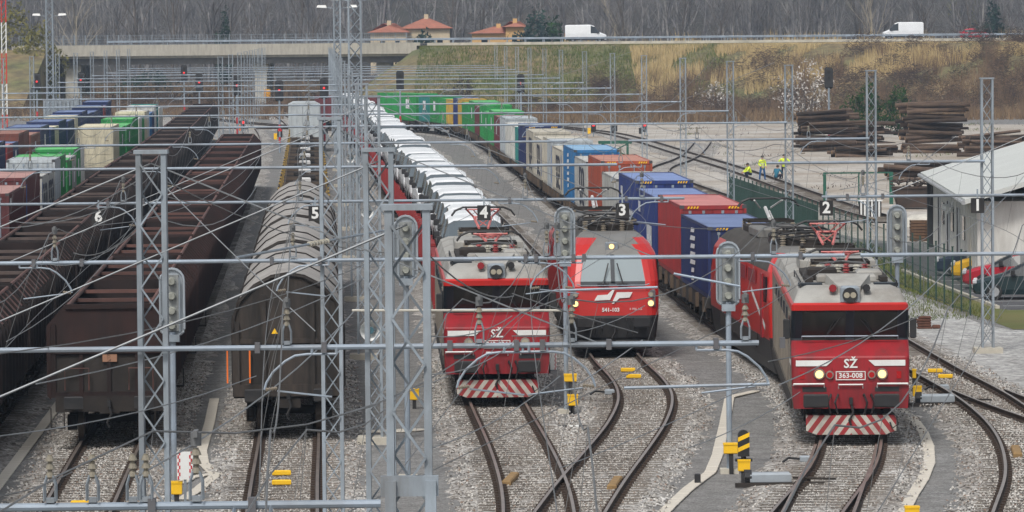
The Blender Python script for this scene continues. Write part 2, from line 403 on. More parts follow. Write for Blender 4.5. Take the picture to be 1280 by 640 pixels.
c2=mixc(nt,ramp(nt,noise(nt,pos,.5,5,.7),[(.4,.6),(.6,0)]),c1,(.05,.038,.022)); nt.links.new(c2,b.inputs['Base Color']); b.inputs['Roughness'].default_value=.95
tag(mb.obj('embankment',m_emb,recalc=False),kind='structure')
mb=MB().prism([(650,0),(690,8.75),(716,8.75),(740,0)],'x',-400,-66.5); tag(mb.obj('embankment',m_emb),kind='structure')
mb=MB().prism([(694,-.2),(694,8.9),(718,8.9),(760,-.2)],'x',-13.5,400); tag(mb.obj('motorway_bank',m_emb),kind='structure')
mb=MB().box(-400,400,695.5,716,9.05,9.2); tag(mb.obj('motorway',m_asph),kind='structure')
mb=MB().box(-12,400,694.6,695.5,8.8,9.28); tag(mb.obj('kerb',concrete),kind='structure')
# hill
mb=MB(); nx,ny=60,20
for j in range(ny+1):
    for i in range(nx+1):
        x=lerp(-330,330,i/nx); y=lerp(745,1235,j/ny); z=lerp(0,60,(y-745)/490)*(.75+.25*math.sin(x*.02+1))
        z=z*.9-.5+random.uniform(-.5,.5)*(j>0); mb.v.append((x,y,z))
for j in range(ny):
    for i in range(nx): a=j*(nx+1)+i; mb.f.append((a,a+1,a+nx+2,a+nx+1)); mb.m.append(0)
m_hill=pm('leaf_litter',(.05,.042,.035),.95,0,.35,.05,(.025,.028,.02),.8,world=True)
tag(mb.obj('hillside',m_hill,smooth='full',recalc=False),kind='structure')

# ------------- the air
hz_=MB().box(-460,460,-70,1250,-1.5,75); hm=bpy.data.materials.new('thin_haze'); hm.use_nodes=True; hn=hm.node_tree; hn.nodes.clear()
pv=hn.nodes.new('ShaderNodeVolumePrincipled'); pv.inputs['Color'].default_value=(.58,.76,1,1); pv.inputs['Density'].default_value=.00016; pv.inputs['Anisotropy'].default_value=0
ho=hn.nodes.new('ShaderNodeOutputMaterial'); hn.links.new(pv.outputs[0],ho.inputs['Volume'])
tag(hz_.obj('haze',hm),'thin bluish haze over the whole yard','haze',None,'stuff')
# ================================================================ rolling stock
def put(root, t, d, L, z=RTOP):
    s0=t.sY(d); a=t.at(s0); b=t.at(s0+L); v=b-a
    root.location=(a.x,a.y,z); root.rotation_euler=(0,0,math.atan2(-v.x,v.y)); return s0
def put_s(root, t, s0, L, z=RTOP):
    a=t.at(s0); b=t.at(s0+L); v=b-a
    root.location=(a.x,a.y,z); root.rotation_euler=(0,0,math.atan2(-v.x,v.y))
bog=MB()
for x in (-.98,.98):
    bog.prism([(-1.25,.42),(-1.15,.62),(-.5,.62),(-.35,.38),(.35,.38),(.5,.62),(1.15,.62),(1.25,.42),(1.1,.34),(-1.1,.34)],'x',x-.05,x+.05)
    for y in (-.9,.9): bog.box(x-.12,x+.12,y-.17,y+.17,.28,.66)
    bog.cyl((x,0,.4),(x,0,.7),.12,8)
bog.box(-.95,.95,-.15,.15,.4,.6)
bog_me=bog.mesh('bogie',dark)
wh=MB(); wh.cyl((-.07,0,0),(.07,0,0),.46,18); wh.cyl((-.09,0,0),(.09,0,0),.15,8); wheel_me=wh.mesh('wheel',wheelm,True)
bw=MB().join(bog)
for x in (-.75,.75):
    for y in (-.9,.9): bw.cyl((x-.07,y,.46),(x+.07,y,.46),.46,10)
bogw_me=bw.mesh('bogie',dark)
def bogie(root, y, detail=True):
    if not detail: return mobj('bogie',bogw_me,root,(0,y,0))
    o=mobj('bogie',bog_me,root,(0,y,0))
    for x in (-.75,.75):
        for yy in (-.9,.9): mobj('wheel',wheel_me,o,(x,yy,.46))
    return o
bf=MB(); bf.cyl((0,.55,0),(0,.1,0),.09,8); bf.cyl((0,.5,0),(0,.3,0),.13,8); bf.bev(-.24,.24,0,.06,-.17,.17,.03); buffer_me=bf.mesh('buffer',black)
hk=MB(); hk.cyl((0,.6,0),(0,.25,0),.05,6); hk.box(-.04,.04,.1,.3,-.1,.06); hk.sweep([(0,.15,-.05),(.05,.12,-.3),(-.05,.12,-.5),(0,.16,-.62)],.03,5); hook_me=hk.mesh('coupling_hook',black)
def ends(root, L, z=1.05, both=True):
    for x in (-.875,.875): mobj('buffer',buffer_me,root,(x,0,z))
    mobj('coupling_hook',hook_me,root,(0,0,z))
    if both:
        for x in (-.875,.875): mobj('buffer',buffer_me,root,(x,L,z),math.pi)
# ---------------------------------------------------------------- open wagons
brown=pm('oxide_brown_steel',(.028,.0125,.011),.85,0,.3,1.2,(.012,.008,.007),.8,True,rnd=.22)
brown2=pm('lighter_oxide_steel',(.125,.06,.05),.8,0,.25,1.2,(.06,.035,.03),.7,False,rnd=.2)  # lighter brown for sloped upper panels, top rails and bars
blackw=pm('sooty_steel',(.012,.009,.009),.85,0,.35,1.2,(.07,.045,.04),.5,True,rnd=.2)
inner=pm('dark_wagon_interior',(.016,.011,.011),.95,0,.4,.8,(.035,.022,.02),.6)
WL=14.0
sootbar=pm('sooty_bar',(.10,.075,.068),.85,0,.3,1.5)
def open_wagon(outer, rimm, detail, barm=None):
    r=empty('open_wagon'); L=WL
    u=MB(); u.box(-.25,.25,.5,L-.5,.75,1.1); u.box(-1.35,1.35,.5,.7,.8,1.2); u.box(-1.35,1.35,L-.7,L-.5,.8,1.2)
    for x in (-1.3,1.22): u.box(x,x+.08,.5,L-.5,.85,1.2)
    u.obj('underframe',dark,r)
    MB().box(-1.36,1.36,.62,L-.62,1.18,1.24).obj('floor',inner,r)
    for s in (-1,1):
        w=MB(); prof=[(1.45,1.16),(1.45,2.98),(1.06,3.42),(1.0,3.38),(1.39,2.95),(1.39,1.16)]
        w.prism([(s*x,z) for x,z in prof],'y',.58,L-.58)
        w.m=[0,1,1,2,2,0,0,0]
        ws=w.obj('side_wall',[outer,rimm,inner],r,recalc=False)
        rib=MB()
        for k in range(10):
            y=.66+k*(L-1.42)/9
            one=MB().prism([(s*x,z) for x,z in [(1.46,1.1),(1.56,1.2),(1.56,2.95),(1.12,3.47),(1.04,3.42),(1.46,2.94)]],'y',y-.05,y+.05)
            if detail: one.obj('rib',outer,r)
            else: rib.join(one)
        if not detail: tag(rib.obj('rib',outer,ws),kind='stuff')
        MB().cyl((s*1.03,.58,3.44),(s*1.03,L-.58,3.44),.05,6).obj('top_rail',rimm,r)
    for y0,y1,s in ((.58,.64,-1),(L-.64,L-.58,1)):
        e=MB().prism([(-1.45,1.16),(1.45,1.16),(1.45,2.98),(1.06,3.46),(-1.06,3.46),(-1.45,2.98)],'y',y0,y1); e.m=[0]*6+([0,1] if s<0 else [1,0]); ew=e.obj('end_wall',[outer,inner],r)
        fb=MB(); ya,yb=(y0-.08,y0) if s<0 else (y1,y1+.08)
        for x in (-1.38,-.7,.0,.7,1.38): fb.box(x-.05,x+.05,ya,yb,1.16,2.3 if abs(x)<1 else 3.0)
        fb.box(-1.45,1.45,ya-.02,yb+.0,2.26,2.36); fb.box(-1.45,1.45,ya,yb,1.16,1.3); fb.box(-1.08,1.08,ya+.02,yb+.02,3.38,3.5)
        fb.obj('end_stiffener',outer,ew)
        if s<0: MB().box(-1.40,1.40,y0-.02,y0-.004,1.3,2.2).obj('dark_end_plate',dark,ew)  # dark plate added over the lower half of the end wall
    nb=2
    for k in range(nb):
        y=.6+(k+1)*(L-1.2)/(nb+1)
        MB().box(-1.02,1.02,y-.06,y+.06,3.32,3.41).obj('cross_bar',barm or rimm,r)
    bogie(r,2.4,detail); bogie(r,L-2.4,detail)
    if detail:
        ends(r,L,both=False)
        st=MB(); 
        for x in (-1.3,1.3): st.box(x-.18,x+.18,.5,.75,.38,.42); st.box(x-.18,x-.15,.5,.53,.4,.9); st.box(x+.15,x+.18,.5,.53,.4,.9)
        st.obj('footstep',dark,r)
        hr=MB(); hr.sweep([(-1.1,.42,1.35),(-1.1,.36,1.9),(-.5,.36,1.9),(-.5,.42,1.35)],.02,5); hr.sweep([(1.1,.42,1.35),(1.1,.36,1.9),(.5,.36,1.9),(.5,.42,1.35)],.02,5); hr.obj('handrail',brown2,r)
        pl=MB().box(-.16,.2,.5,.51,2.05,2.24); pl.obj('number_plate',pm('rust_plate',(.3,.16,.1),.7),r)
    return r
cache={}
def rake(t, key, d0, d1, outer, rimm, label, group):
    s=t.sY(d0); i=0; lim=t.sY(d1)
    while s<lim:
        Y=t.at(s).y; det=Y<175
        k=(key,det)
        if k not in cache: cache[k]=r=open_wagon(outer,rimm,det,sootbar if key=='A' else None)
        else: r=dup(cache[k])
        put_s(r,t,s,WL); tag(r,label%ordw(i),'wagon',group); s+=WL+.05; i+=1
rake(T['B'],'B',119.5,326,brown,brown2,'brown open freight wagon, %s from the camera in the shorter brown rake','open wagons in the shorter brown rake')
rake(T['A'],'A',102,478,blackw,brown2,'sooty open freight wagon, %s from the camera in the long dark rake','open wagons in the long dark rake')
# ---------------------------------------------------------------- hooded wagons on track C
tarp=pm('grey_tarpaulin',(.31,.295,.28),.85,0,.2,.7,(.17,.15,.135),.7,True,bump=.15,bscale=6)
hoodend=pm('dark_brown_end',(.018,.015,.013),.75,0,.25,1.2,(.1,.075,.06),.5,True)
ARC=[(1.42,2.75),(1.40,3.0),(1.22,3.45),(.85,3.82),(.42,4.05),(0,4.12)]
def hooded(ix):
    L=20.0; r=empty('hooded_wagon','grey tarpaulin hooded wagon, %s from the camera on its track'%ordw(ix),'wagon','hooded wagons')
    full=[(-x,z) for x,z in ARC]+[(x,z) for x,z in ARC[-2::-1]]
    u=MB(); u.box(-1.4,1.4,.55,L-.55,.95,1.2); u.box(-.3,.3,.5,L-.5,.7,.95); u.obj('underframe',dark,r)
    n=3; y0,y1=.8,L-.8
    for k in range(n):
        ya=y0+k*(y1-y0)/n-.08; yb=ya+(y1-y0)/n+.16; g=1.0
        rings=[[(x*g,y,1.2+(z-1.2)*(g*.5+.5)-dz) for x,z in [(-1.42,1.2)]+full+[(1.42,1.2)]] for y,dz in ((ya,0),(ya+.3,.012),((ya+yb)/2,.02),(yb-.3,.012),(yb,0))]
        mb=MB(); mb.loft(rings,cap=False,closed=False); po=mb.obj('hood_section',tarp,r,True,recalc=False)
        for y in (ya+.1,):
            mb=MB(); mb.sweep([(x*1.008,y,z+.012) for x,z in [(-1.42,1.2)]+full+[(1.42,1.2)]],.022,5); mb.obj('hood_edge_bow',dark,r)
    for ya,yb,s in ((.55,.8,-1),(L-.8,L-.55,1)):
        e=MB().prism([(-1.42,1.0)]+full+[(1.42,1.0)],'y',ya,yb); ew=e.obj('end_wall',hoodend,r)
        if s<0:
            d=MB(); 
            for x in (-1.3,-.62,.62,1.3): d.box(x-.06,x+.06,.45,.55,1.0,2.9 if abs(x)>1 else 3.6)
            d.box(-1.42,1.42,.47,.55,2.35,2.47); d.box(-1.42,1.42,.44,.55,1.0,1.3); d.obj('end_post',hoodend,ew)
            tr=MB(); tr.sweep([(x*.99,.53,z-.03) for x,z in full],.05,5); tr.obj('end_arch',dark,ew)
            ws=MB(); ws.prism([(.0,0),(.16,0),(.08,.14)],'y',.42,.44); ws.xf(Matrix.Translation((-.42,0,2.6))); ws.obj('warning_sign',yellow,ew)
            for x in (-1.55,-.98): MB().box(x-.02,x+.02,.4,.44,1.35,2.2).obj('grab_rail',orange,r)
    bogie(r,2.6); bogie(r,L-2.6); ends(r,L,both=False)
    put(r,T['C'],121.5+ix*20.1,20); return r
for i in range(4): hooded(i)
# empty skeleton flats behind them
yel2=pm('dull_yellow_fitting',(.42,.28,.05),.6,0,.2,2,DIRT,.6)
rustf=pm('rusty_brown_frame',(.085,.06,.042),.85,0,.35,1.2,(.03,.025,.02),.6)
def skeleton():
    L=20.0; r=empty('skeleton_wagon')
    f=MB()
    for x in (-1.25,-.35,.27,1.17): f.box(x,x+.09,.5,L-.5,.9,1.2)
    f.obj('main_frame',rustf,r)
    for k in range(14):
        y=.6+k*(L-1.2)/13; MB().box(-1.3,1.3,y-.12,y+.12,1.0,1.16+.06*(k%2)).obj('cross_member',rustf if k%3 else dark,r)
    for s in (-1,1):
        for k in range(7):
            y=1.2+k*2.9; m=MB(); m.box(s*1.34-.05,s*1.34+.05,y-.06,y+.06,.9,2.0); m.box(s*1.34-.07,s*1.34+.07,y-.3,y+.3,1.2,1.3); m.obj('stanchion',yel2 if k%2 else rustf,r)
    for k in range(3): MB().bev(-.7+.3*k,.1+.3*k,3+k*6.2,4.2+k*6.2,1.2,1.5,.06).obj('wheel_chock',dark if k!=1 else pm('pale_cover',(.5,.5,.5)),r)
    bogie(r,2.6,False); bogie(r,L-2.6,False)
    return r
pr=None
for i in range(11):
    r=pr if False else (skeleton() if pr is None else dup(pr)); pr=pr or r
    tag(r,'empty rusty flat wagon with yellow stanchions, %s behind the hooded wagons'%ordw(i),'wagon','empty flat wagons'); put(r,T['C'],203.5+i*20.2,20)
# grey ribbed container van beyond
m_gbox=pm('pale_grey_ribbed',(.42,.46,.48),.6,0,.1,1,(.25,.24,.22),.4,True)
r=empty('box_wagon','pale grey ribbed box wagon beyond the empty flats','wagon'); b=MB().box(-1.4,1.4,.5,12,1.1,4.0); b.obj('body',m_gbox,r)
for s in (-1,1):
    for k in range(9): MB().box(s*1.4-.05,s*1.4+.05,.8+k*1.3,1.0+k*1.3,1.1,3.95).obj('rib',m_gbox,r)
for k in range(6): MB().box(-1.3+k*.5,-1.2+k*.5,.42,.5,1.15,3.95).obj('end_rib',m_gbox,r)
MB().prism([(-1.45,3.95),(1.45,3.95),(1.0,4.2),(-1.0,4.2)],'y',.45,12.05).obj('roof',m_gbox,r); bogie(r,2,False); bogie(r,10.5,False); put(r,T['C'],430,12)
# ---------------------------------------------------------------- containers and their wagons
CC={'navy':(.010,.022,.10),'blue':(.014,.034,.17),'red':(.28,.022,.022),'grey':(.42,.42,.40),'terracotta':(.34,.065,.03),'white':(.62,.62,.58),'lightblue':(.02,.15,.36),
    'beige':(.46,.43,.36),'palegrey':(.42,.46,.49),'teal':(.02,.22,.20),'maroon':(.13,.025,.03),'green':(.018,.27,.06),'yellow':(.52,.33,.05),'darkred':(.10,.018,.02),'brown':(.17,.05,.035),'cream':(.62,.57,.42)}
CMAT={k:pm('container_'+k,v,.5,0,.15,.8,tuple(x*.30+.03 for x in v),.75,True,rnd=.15) for k,v in CC.items()}
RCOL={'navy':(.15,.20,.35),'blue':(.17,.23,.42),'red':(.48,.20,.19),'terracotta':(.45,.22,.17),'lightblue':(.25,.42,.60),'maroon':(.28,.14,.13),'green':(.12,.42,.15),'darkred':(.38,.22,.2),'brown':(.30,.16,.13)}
RMAT={k:pm('pale_roof_'+k,RCOL.get(k,CC[k]),.6,0,.14,.6,tuple(x*.5 for x in RCOL.get(k,CC[k])),.6,False,rnd=.1) for k in CC}  # roofs take a paler tone than the sides where one is listed
castm=pm('corner_casting_dark',(.06,.06,.065),.6)
def corr(n, a0, a1, depth):
    p=(a1-a0)/n; out=[]
    for k in range(n): out += [(a0+p*k,0),(a0+p*(k+.35),0),(a0+p*(k+.5),depth),(a0+p*(k+.85),depth)]
    out.append((a1,0)); return out
CME={}
def cont_meshes(L, H=2.59):
    if L in CME: return CME[L]
    W=1.219; D={}
    n=int(L/.28)
    pts=corr(n,.16,L-.16,.036)
    for nm,s in (('side_panel',-1),('side_panel.',1)):
        mb=MB(); mb.loft([[(s*(W-.012-d),y,z) for y,d in pts] for z in (.15,H-.11)],cap=False,closed=False); D[nm]=mb
    rp=corr(int(L/.5),.15,L-.15,.03); mb=MB(); mb.loft([[(x,y,H-.02-d) for y,d in rp] for x in (-W+.06,W-.06)],cap=False,closed=False); D['roof']=mb
    f=MB()
    for x in (-W,W-.1):
        for y in (0,L-.12): f.box(x,x+.1,y,y+.12,.0,H)
        f.box(x+.02,x+.08,.12,L-.12,.0,.15); f.box(x+.02,x+.08,.12,L-.12,H-.11,H-.005)
    for y in (0,L-.1): f.box(-W+.1,W-.1,y+.01,y+.09,0,.14); f.box(-W+.1,W-.1,y+.01,y+.09,H-.14,H)
    D['frame']=f
    c=MB()
    for x in (-W-.004,W-.156):
        for y in (-.004,L-.156):
            for z in (-.004,H-.112): c.box(x,x+.16,y,y+.16,z,z+.118)
    D['corner_casting']=c
    for s in (-1,1):
        d=MB(); x0,x1=(-W+.11,-.01) if s<0 else (.01,W-.11); d.box(x0,x1,.035,.07,.15,H-.15)
        for k in range(4): z=.3+k*.55; d.box(x0+.06,x1-.06,.015,.035,z,z+.4)
        D['door'+('.' if s>0 else '')]=d
    for x in (-.85,-.35,.35,.85): pass
    rods=[]
    for x in (-.85,-.35,.35,.85):
        rods.append(MB().cyl((x,-.005,.18),(x,-.005,H-.18),.022,6).box(x-.05,x+.05,-.02,.02,.18,.26).box(x-.05,x+.05,-.02,.02,H-.28,H-.18).mesh('lock_rod',galv2))
    b=MB().box(-W+.11,W-.11,L-.07,L-.04,.15,H-.15); D['end_panel']=b
    out={k.strip('.')+('.' if k.endswith('.') else ''):v.mesh(k.strip('.'),castm,recalc=k not in('side_panel','side_panel.','roof')) for k,v in D.items()}
    CME[L]=(out,rods); return CME[L]
L40,L20=12.19,6.06
def container(colr, L, label, group, detail=True):
    r=empty('shipping_container',label,'container',group); ms,rods=cont_meshes(L)
    for k,me in ms.items():
        if not detail and k in ('corner_casting',): continue
        o=mobj(k.strip('.'),me,r)
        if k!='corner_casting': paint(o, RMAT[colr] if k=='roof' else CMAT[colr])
    if detail:
        d=[c for c in r.children if c.name.split('.')[0]=='door']
        for i,me in enumerate(rods): mobj('lock_rod',me,d[i//2])
    return r
# print on the sides: (builder) returns list of (MB, material, y-centre fraction)
mk_white=pm('white_print',(.75,.76,.78),.6); mk_dark=pm('dark_print',(.03,.035,.06),.6); mk_blue=pm('blue_print',(.05,.16,.5),.6)
def side_print(root, L, mb, mt, side, yf, z, name='print'):
    # lettering is drawn in x-z facing -y; turn it to the side facing -x or +x
    s=side; mtx=Matrix.Translation((s*1.224,L*yf,z))@Matrix.Rotation(-math.pi/2 if s<0 else math.pi/2,4,'Z')
    m2=MB().join(mb,mtx); return m2.obj(name,mt,root,recalc=False)
def end_print(root, mb, mt, x, z, name='print'):
    return MB().join(mb,Matrix.Translation((x,-.006,z))).obj(name,mt,root,recalc=False)
def hbar():
    m=MB()
    for a,b,c,d in ((-1.6,-1.0,-.5,.5),(-.8,-.2,-.5,.5),(0,.6,-.5,.5),(.8,1.4,-.5,.5),(-1.0,-.8,-.1,.1),(.6,.8,-.1,.1)): m.add([(a,0,c),(b,0,c),(b,0,d),(a,0,d)],[(0,1,2,3)])
    return m
PRINTS={'msc':None}
def get_print(k):
    if k not in PRINTS or PRINTS[k] is None:
        if k=='msc': a=text_mb('m',1.9,sx=3.6,bold=.05); b=text_mb('sc',1.9,sx=3.0,bold=.05); PRINTS[k]=MB().join(a,Matrix.Translation((0,0,.5))).join(b,Matrix.Translation((0,0,-.5)))
        elif k=='bars': PRINTS[k]=hbar()
        elif k=='block': PRINTS[k]=MB().add([(-.7,0,-.45),(.7,0,-.45),(.7,0,.45),(-.7,0,.45)],[(0,1,2,3)])
        elif k=='column':
            m=MB(); rg=random.Random(3)
            for i in range(7):
                z=.9-i*.3; w=rg.uniform(.3,.75); w*=2.2; m.add([(-w,0,z),(w*.8,0,z+.05),(w,0,z+.22),(-w*.7,0,z+.18)],[(0,1,2,3)])
            PRINTS[k]=m
    return PRINTS[k]
hz=MB()
for s in (-1,1):
    for k in range(4): x=s*.75-.2+k*.11; hz.add([(x,0,-.04),(x+.06,0,-.04),(x+.1,0,.04),(x+.04,0,.04)],[(0,1,2,3)])
flatm=pm('flat_wagon_frame',(.030,.024,.022),.85,0,.35,1.2,(.08,.055,.04),.6)
def flat_wagon(detail):
    L=26.2; r=empty('container_wagon'); f=MB()
    for x in (-1.2,1.08):
        f.prism([(.5,.85),(.5,1.1),(L-.5,1.1),(L-.5,.85),(L-5.5,.85),(L-7,.55),(7,.55),(5.5,.85)],'x',x,x+.12)
    f.obj('side_sill',flatm,r)
    d=MB()
    for k in range(12): y=.6+k*(L-1.2)/11; d.box(-1.08,1.08,y-.1,y+.1,.85,1.06)
    d.box(-1.35,1.35,.5,.68,.8,1.15); d.box(-1.35,1.35,L-.68,L-.5,.8,1.15); d.box(-.2,.2,.5,L-.5,.7,1.0); d.obj('cross_frame',dark,r)
    for y in (2.3,L-2.3): bogie(r,y,detail)
    if not detail: mobj('bogie',bogw_me,r,(0,L/2,0))
    else: bogie(r,L/2,True)
    sp=MB()
    for k in range(8): y=2+k*3.1; sp.box(-1.32,-1.2,y-.06,y+.06,.6,1.1); sp.box(1.2,1.32,y-.06,y+.06,.6,1.1)
    tag(sp.obj('tie_down_bracket',rustf,r),kind='stuff')
    return r
FW_={}
TOTS=[3.55,3.84,3.66,3.95,3.6,4.08,3.68,3.98,3.62,3.9,3.66,3.86,3.98,3.6]
def train_of(t, d0, slots, trainname, side, startwagon=True):
    s=t.sY(d0); idx=0; wi=0; counts={}
    for si in range(0,len(slots),2):
        Y=t.at(s).y; det=Y<260
        if det not in FW_: FW_[det]=w=flat_wagon(det)
        else: w=dup(FW_[det])
        put_s(w,t,s,26.2); tag(w,'dark flat container wagon, %s from the camera in the %s'%(ordw(wi),trainname),'wagon','container wagons of the '+trainname); wi+=1
        for h in range(2):
            if si+h>=len(slots): break
            sl=slots[si+h]
            if sl is None: continue
            if isinstance(sl,str): sl=[sl]
            for j,cn in enumerate(sl):
                L=L40 if len(sl)==1 else L20; off=.55+h*12.6+ (j*6.2)
                a=cn.split(':'); colr=a[0]; n=counts.get(colr,0); counts[colr]=n+1
                nm={'palegrey':'pale grey','lightblue':'light blue','darkred':'dark red'}.get(colr,colr)
                c=container(colr,L,'%s container, %s of its colour from the camera in the %s'%(nm,ordw(n),trainname),'containers on the '+trainname,det)
                tot=TOTS[(si+h+2*(trainname[0]!='l'))%len(TOTS)]; put_s(c,t,s+off,L,RTOP+1.11); c.scale=(1,1,(tot-1.11)/2.59)
                for pr in a[1:]:
                    if pr=='msc': side_print(c,L,get_print('msc'),mk_dark,side,.4,1.35)
                    elif pr=='bars':
                        side_print(c,L,get_print('bars'),mk_white,side,.3,.85); 
                        side_print(c,L,MB().join(get_print('bars'),Matrix.Scale(.45,4)),mk_white,side,.82,1.9)
                    elif pr=='block': side_print(c,L,get_print('block'),mk_white,side,.5,1.6)
                    elif pr=='column': side_print(c,L,get_print('column'),mk_white,side,.55,1.2)
                    elif pr=='haz': end_print(c,hz,yellow,0,2.52)
                    elif pr=='stripe': side_print(c,L,MB().add([(-.25,0,-1),(.25,0,-1),(.25,0,1),(-.25,0,1)],[(0,1,2,3)]),mk_blue,side,.06,1.3)
                if len(a)==1 and det and L==L40: side_print(c,L,MB().join(get_print('bars'),Matrix.Diagonal((.35,1,.3,1))),mk_white,side,.1,2.2)
        s+=26.6
FS=['navy:column:haz','red:haz','blue:bars:haz','blue:bars:haz','grey','terracotta:haz','grey:msc','lightblue:column','beige:msc:stripe',['palegrey:stripe','beige'],'beige:msc:stripe','beige:msc',
    'navy:haz',['teal','white'],'white','palegrey:block','maroon:block','green:block','green:block','green:block','maroon','green:block','green',['yellow','blue'],['yellow','green'],['green:block','teal:block'],['green:block','green'],['maroon','maroon']]
train_of(T['F'],162.4,FS,'long container train',-1)
H1S=['darkred','darkred:stripe',['grey:stripe:msc','grey:msc'],['palegrey','green:block'],['green:block','grey:block'],['green:block','white'],None,None,None,None,'cream','green:block','green:block','green',['white','green'],['cream','white'],['lightblue','navy'],['white','teal'],'white']
train_of(T['H1'],201,H1S,'inner left container train',1)
H2S=['red','navy',['red','navy:block'],['brown','brown'],'brown:block','navy:block',['navy','cream'],'navy','navy',['cream','navy'],'navy','navy','navy',['navy','navy'],['red','navy'],'navy']
train_of(T['H2'],268,H2S,'outer left container train',1)
# ---------------------------------------------------------------- road vehicles
def ringsec(y, zb, zbelt, zt, wb, w, wt):
    return [(-wb,y,zb),(-w,y,zb+.25*(zbelt-zb)+.02),(-w,y,zbelt),(-wt-.04,y,zt-.12),(-wt+.12,y,zt-.02),(0,y,zt),(wt-.12,y,zt-.02),(wt+.04,y,zt-.12),(w,y,zbelt),(w,y,zb+.25*(zbelt-zb)+.02),(wb,y,zb)]
def vehicle(name, stations, glassmask, paintm, wheels, wr, glass=glass):
    """stations: (y,zb,zbelt,zt,w,wt); nose at y=0; glassmask: dict of interval -> set('s' sides,'t' top)"""
    r=empty(name); body=MB(); gl=MB(); R=[ringsec(y,zb,ze,zt,w-.06,w,wt) for y,zb,ze,zt,w,wt in stations]; n=11
    ws=MB()
    for k in range(len(R)-1):
        for i in range(n-1):
            q=[R[k][i],R[k][i+1],R[k+1][i+1],R[k+1][i]]; key=glassmask.get(k,'')
            tgt=body
            if i in (2,7) and 's' in key: tgt=gl
            if i in (3,4,5,6) and 't' in key: tgt=ws
            tgt.add(q,[(0,1,2,3)])
    body.add(R[0],[tuple(range(n))]); body.add(R[-1],[tuple(range(n-1,-1,-1))])
    for k in range(len(R)-1): body.add([R[k][0],R[k][-1],R[k+1][-1],R[k+1][0]],[(0,1,2,3)])
    body.obj('body',paintm,r,True)
    for sg in (-1,1):
        g2=MB()
        for q in range(0,len(gl.v),4):
            if gl.v[q][0]*sg>0: g2.add(gl.v[q:q+4],[(0,1,2,3)])
        if g2.v: g2.obj('side_window',glass,r)
    ym=stations[-1][0]*.6; wf=MB(); wb_=MB()
    for q in range(0,len(ws.v),4): (wf if ws.v[q][1]<ym else wb_).add(ws.v[q:q+4],[(0,1,2,3)])
    if wf.v: wf.obj('windscreen',glass,r,True)
    if wb_.v: wb_.obj('rear_window',glass,r,True)
    W=max(s[4] for s in stations)
    tyre=MB().cyl((-.1,0,0),(.1,0,0),wr,16).mesh('tyre',pm('tyre_rubber',(.02,.02,.02),.9)); rim=MB().cyl((-.105,0,0),(.105,0,0),wr*.62,10).mesh('rim',pm('alloy_rim',(.45,.46,.48),.4,.6))
    for y in wheels:
        for s in (-1,1):
            o=mobj('wheel',tyre,r,(s*(W-.09),y,wr)); mobj('rim',rim,o)
    return r
def extras(r, W, ym, zm, zh, zlit=None, grille=True, back=None):
    for s in (-1,1):
        MB().bev(s*(W+.1)-.09,s*(W+.1)+.09,ym,ym+.16,zm,zm+.24,.03).obj('mirror',black,r)
        MB().bev(s*(W-.3)-.2,s*(W-.3)+.2,-.02,.14,zh,zh+.18,.04).obj('headlight',pm('headlamp_glass',(.5,.52,.55),.15),r)
        if back: MB().box(s*(W-.16)-.08,s*(W-.16)+.08,back-.05,back+.02,zh+.1,zh+.5).obj('tail_light',pm('tail_red',(.35,.02,.02),.3),r)
    if grille: MB().box(-W*.5,W*.5,-.03,.1,zh-.25,zh-.05).obj('grille',black,r)
    MB().box(-.26,.26,-.045,-.03,.42,.53).obj('number_plate',whitep,r)
vglass=pm('van_glass_painted_sky',(.09,.11,.125),.12,0,.1,1,spec=.7)  # sky reflection on the glass put into a lighter base colour
vanw=pm('white_van_paint',(.76,.78,.80),.3,0,.04,1,(.5,.5,.5),.2,spec=.5)
def van(long=False):
    if not long:
        st=[(0,.3,.72,.86,.80,.62),(.12,.25,.85,1.02,.9,.72),(.55,.25,1.0,1.12,.95,.74),(.95,.25,1.08,1.22,.96,.74),(1.72,.25,1.12,1.84,.94,.74),(1.95,.25,1.12,1.91,.94,.75),(2.4,.25,1.12,1.93,.94,.75),(2.9,.25,1.12,1.94,.94,.75),(3.9,.25,1.12,1.96,.96,.77),(4.7,.25,1.1,1.93,.95,.75),(4.82,.3,1.05,1.8,.92,.7)]
        gm={3:'st',4:'s',5:'s',6:'s',7:'s',8:'s'}; r=vehicle('delivery_van',st,gm,vanw,(.95,3.9),.33,vglass); extras(r,.96,1.15,1.1,.72)
        return r
    st=[(0,.32,.75,.95,.85,.7),(.15,.28,.95,1.1,.98,.78),(.7,.28,1.15,1.3,1.02,.8),(1.0,.28,1.2,1.42,1.02,.82),(1.75,.28,1.25,2.3,1.02,.85),(2.3,.28,1.25,2.5,1.02,.88),(2.6,.28,1.25,2.52,1.02,.88),(5.8,.28,1.25,2.5,1.02,.88),(6.0,.32,1.2,2.4,1.0,.86)]
    r=vehicle('delivery_van',st,{3:'st',4:'s'},vanw,(1.0,4.9),.36); extras(r,1.02,1.2,1.2,.8,back=6.0)
    MB().box(-1.035,1.035,.3,5.9,.28,.45).obj('sill_trim',black,r)
    return r
redcar=pm('red_wagon_paint',(.27,.022,.022),.6,0,.2,1,(.1,.03,.03),.5)
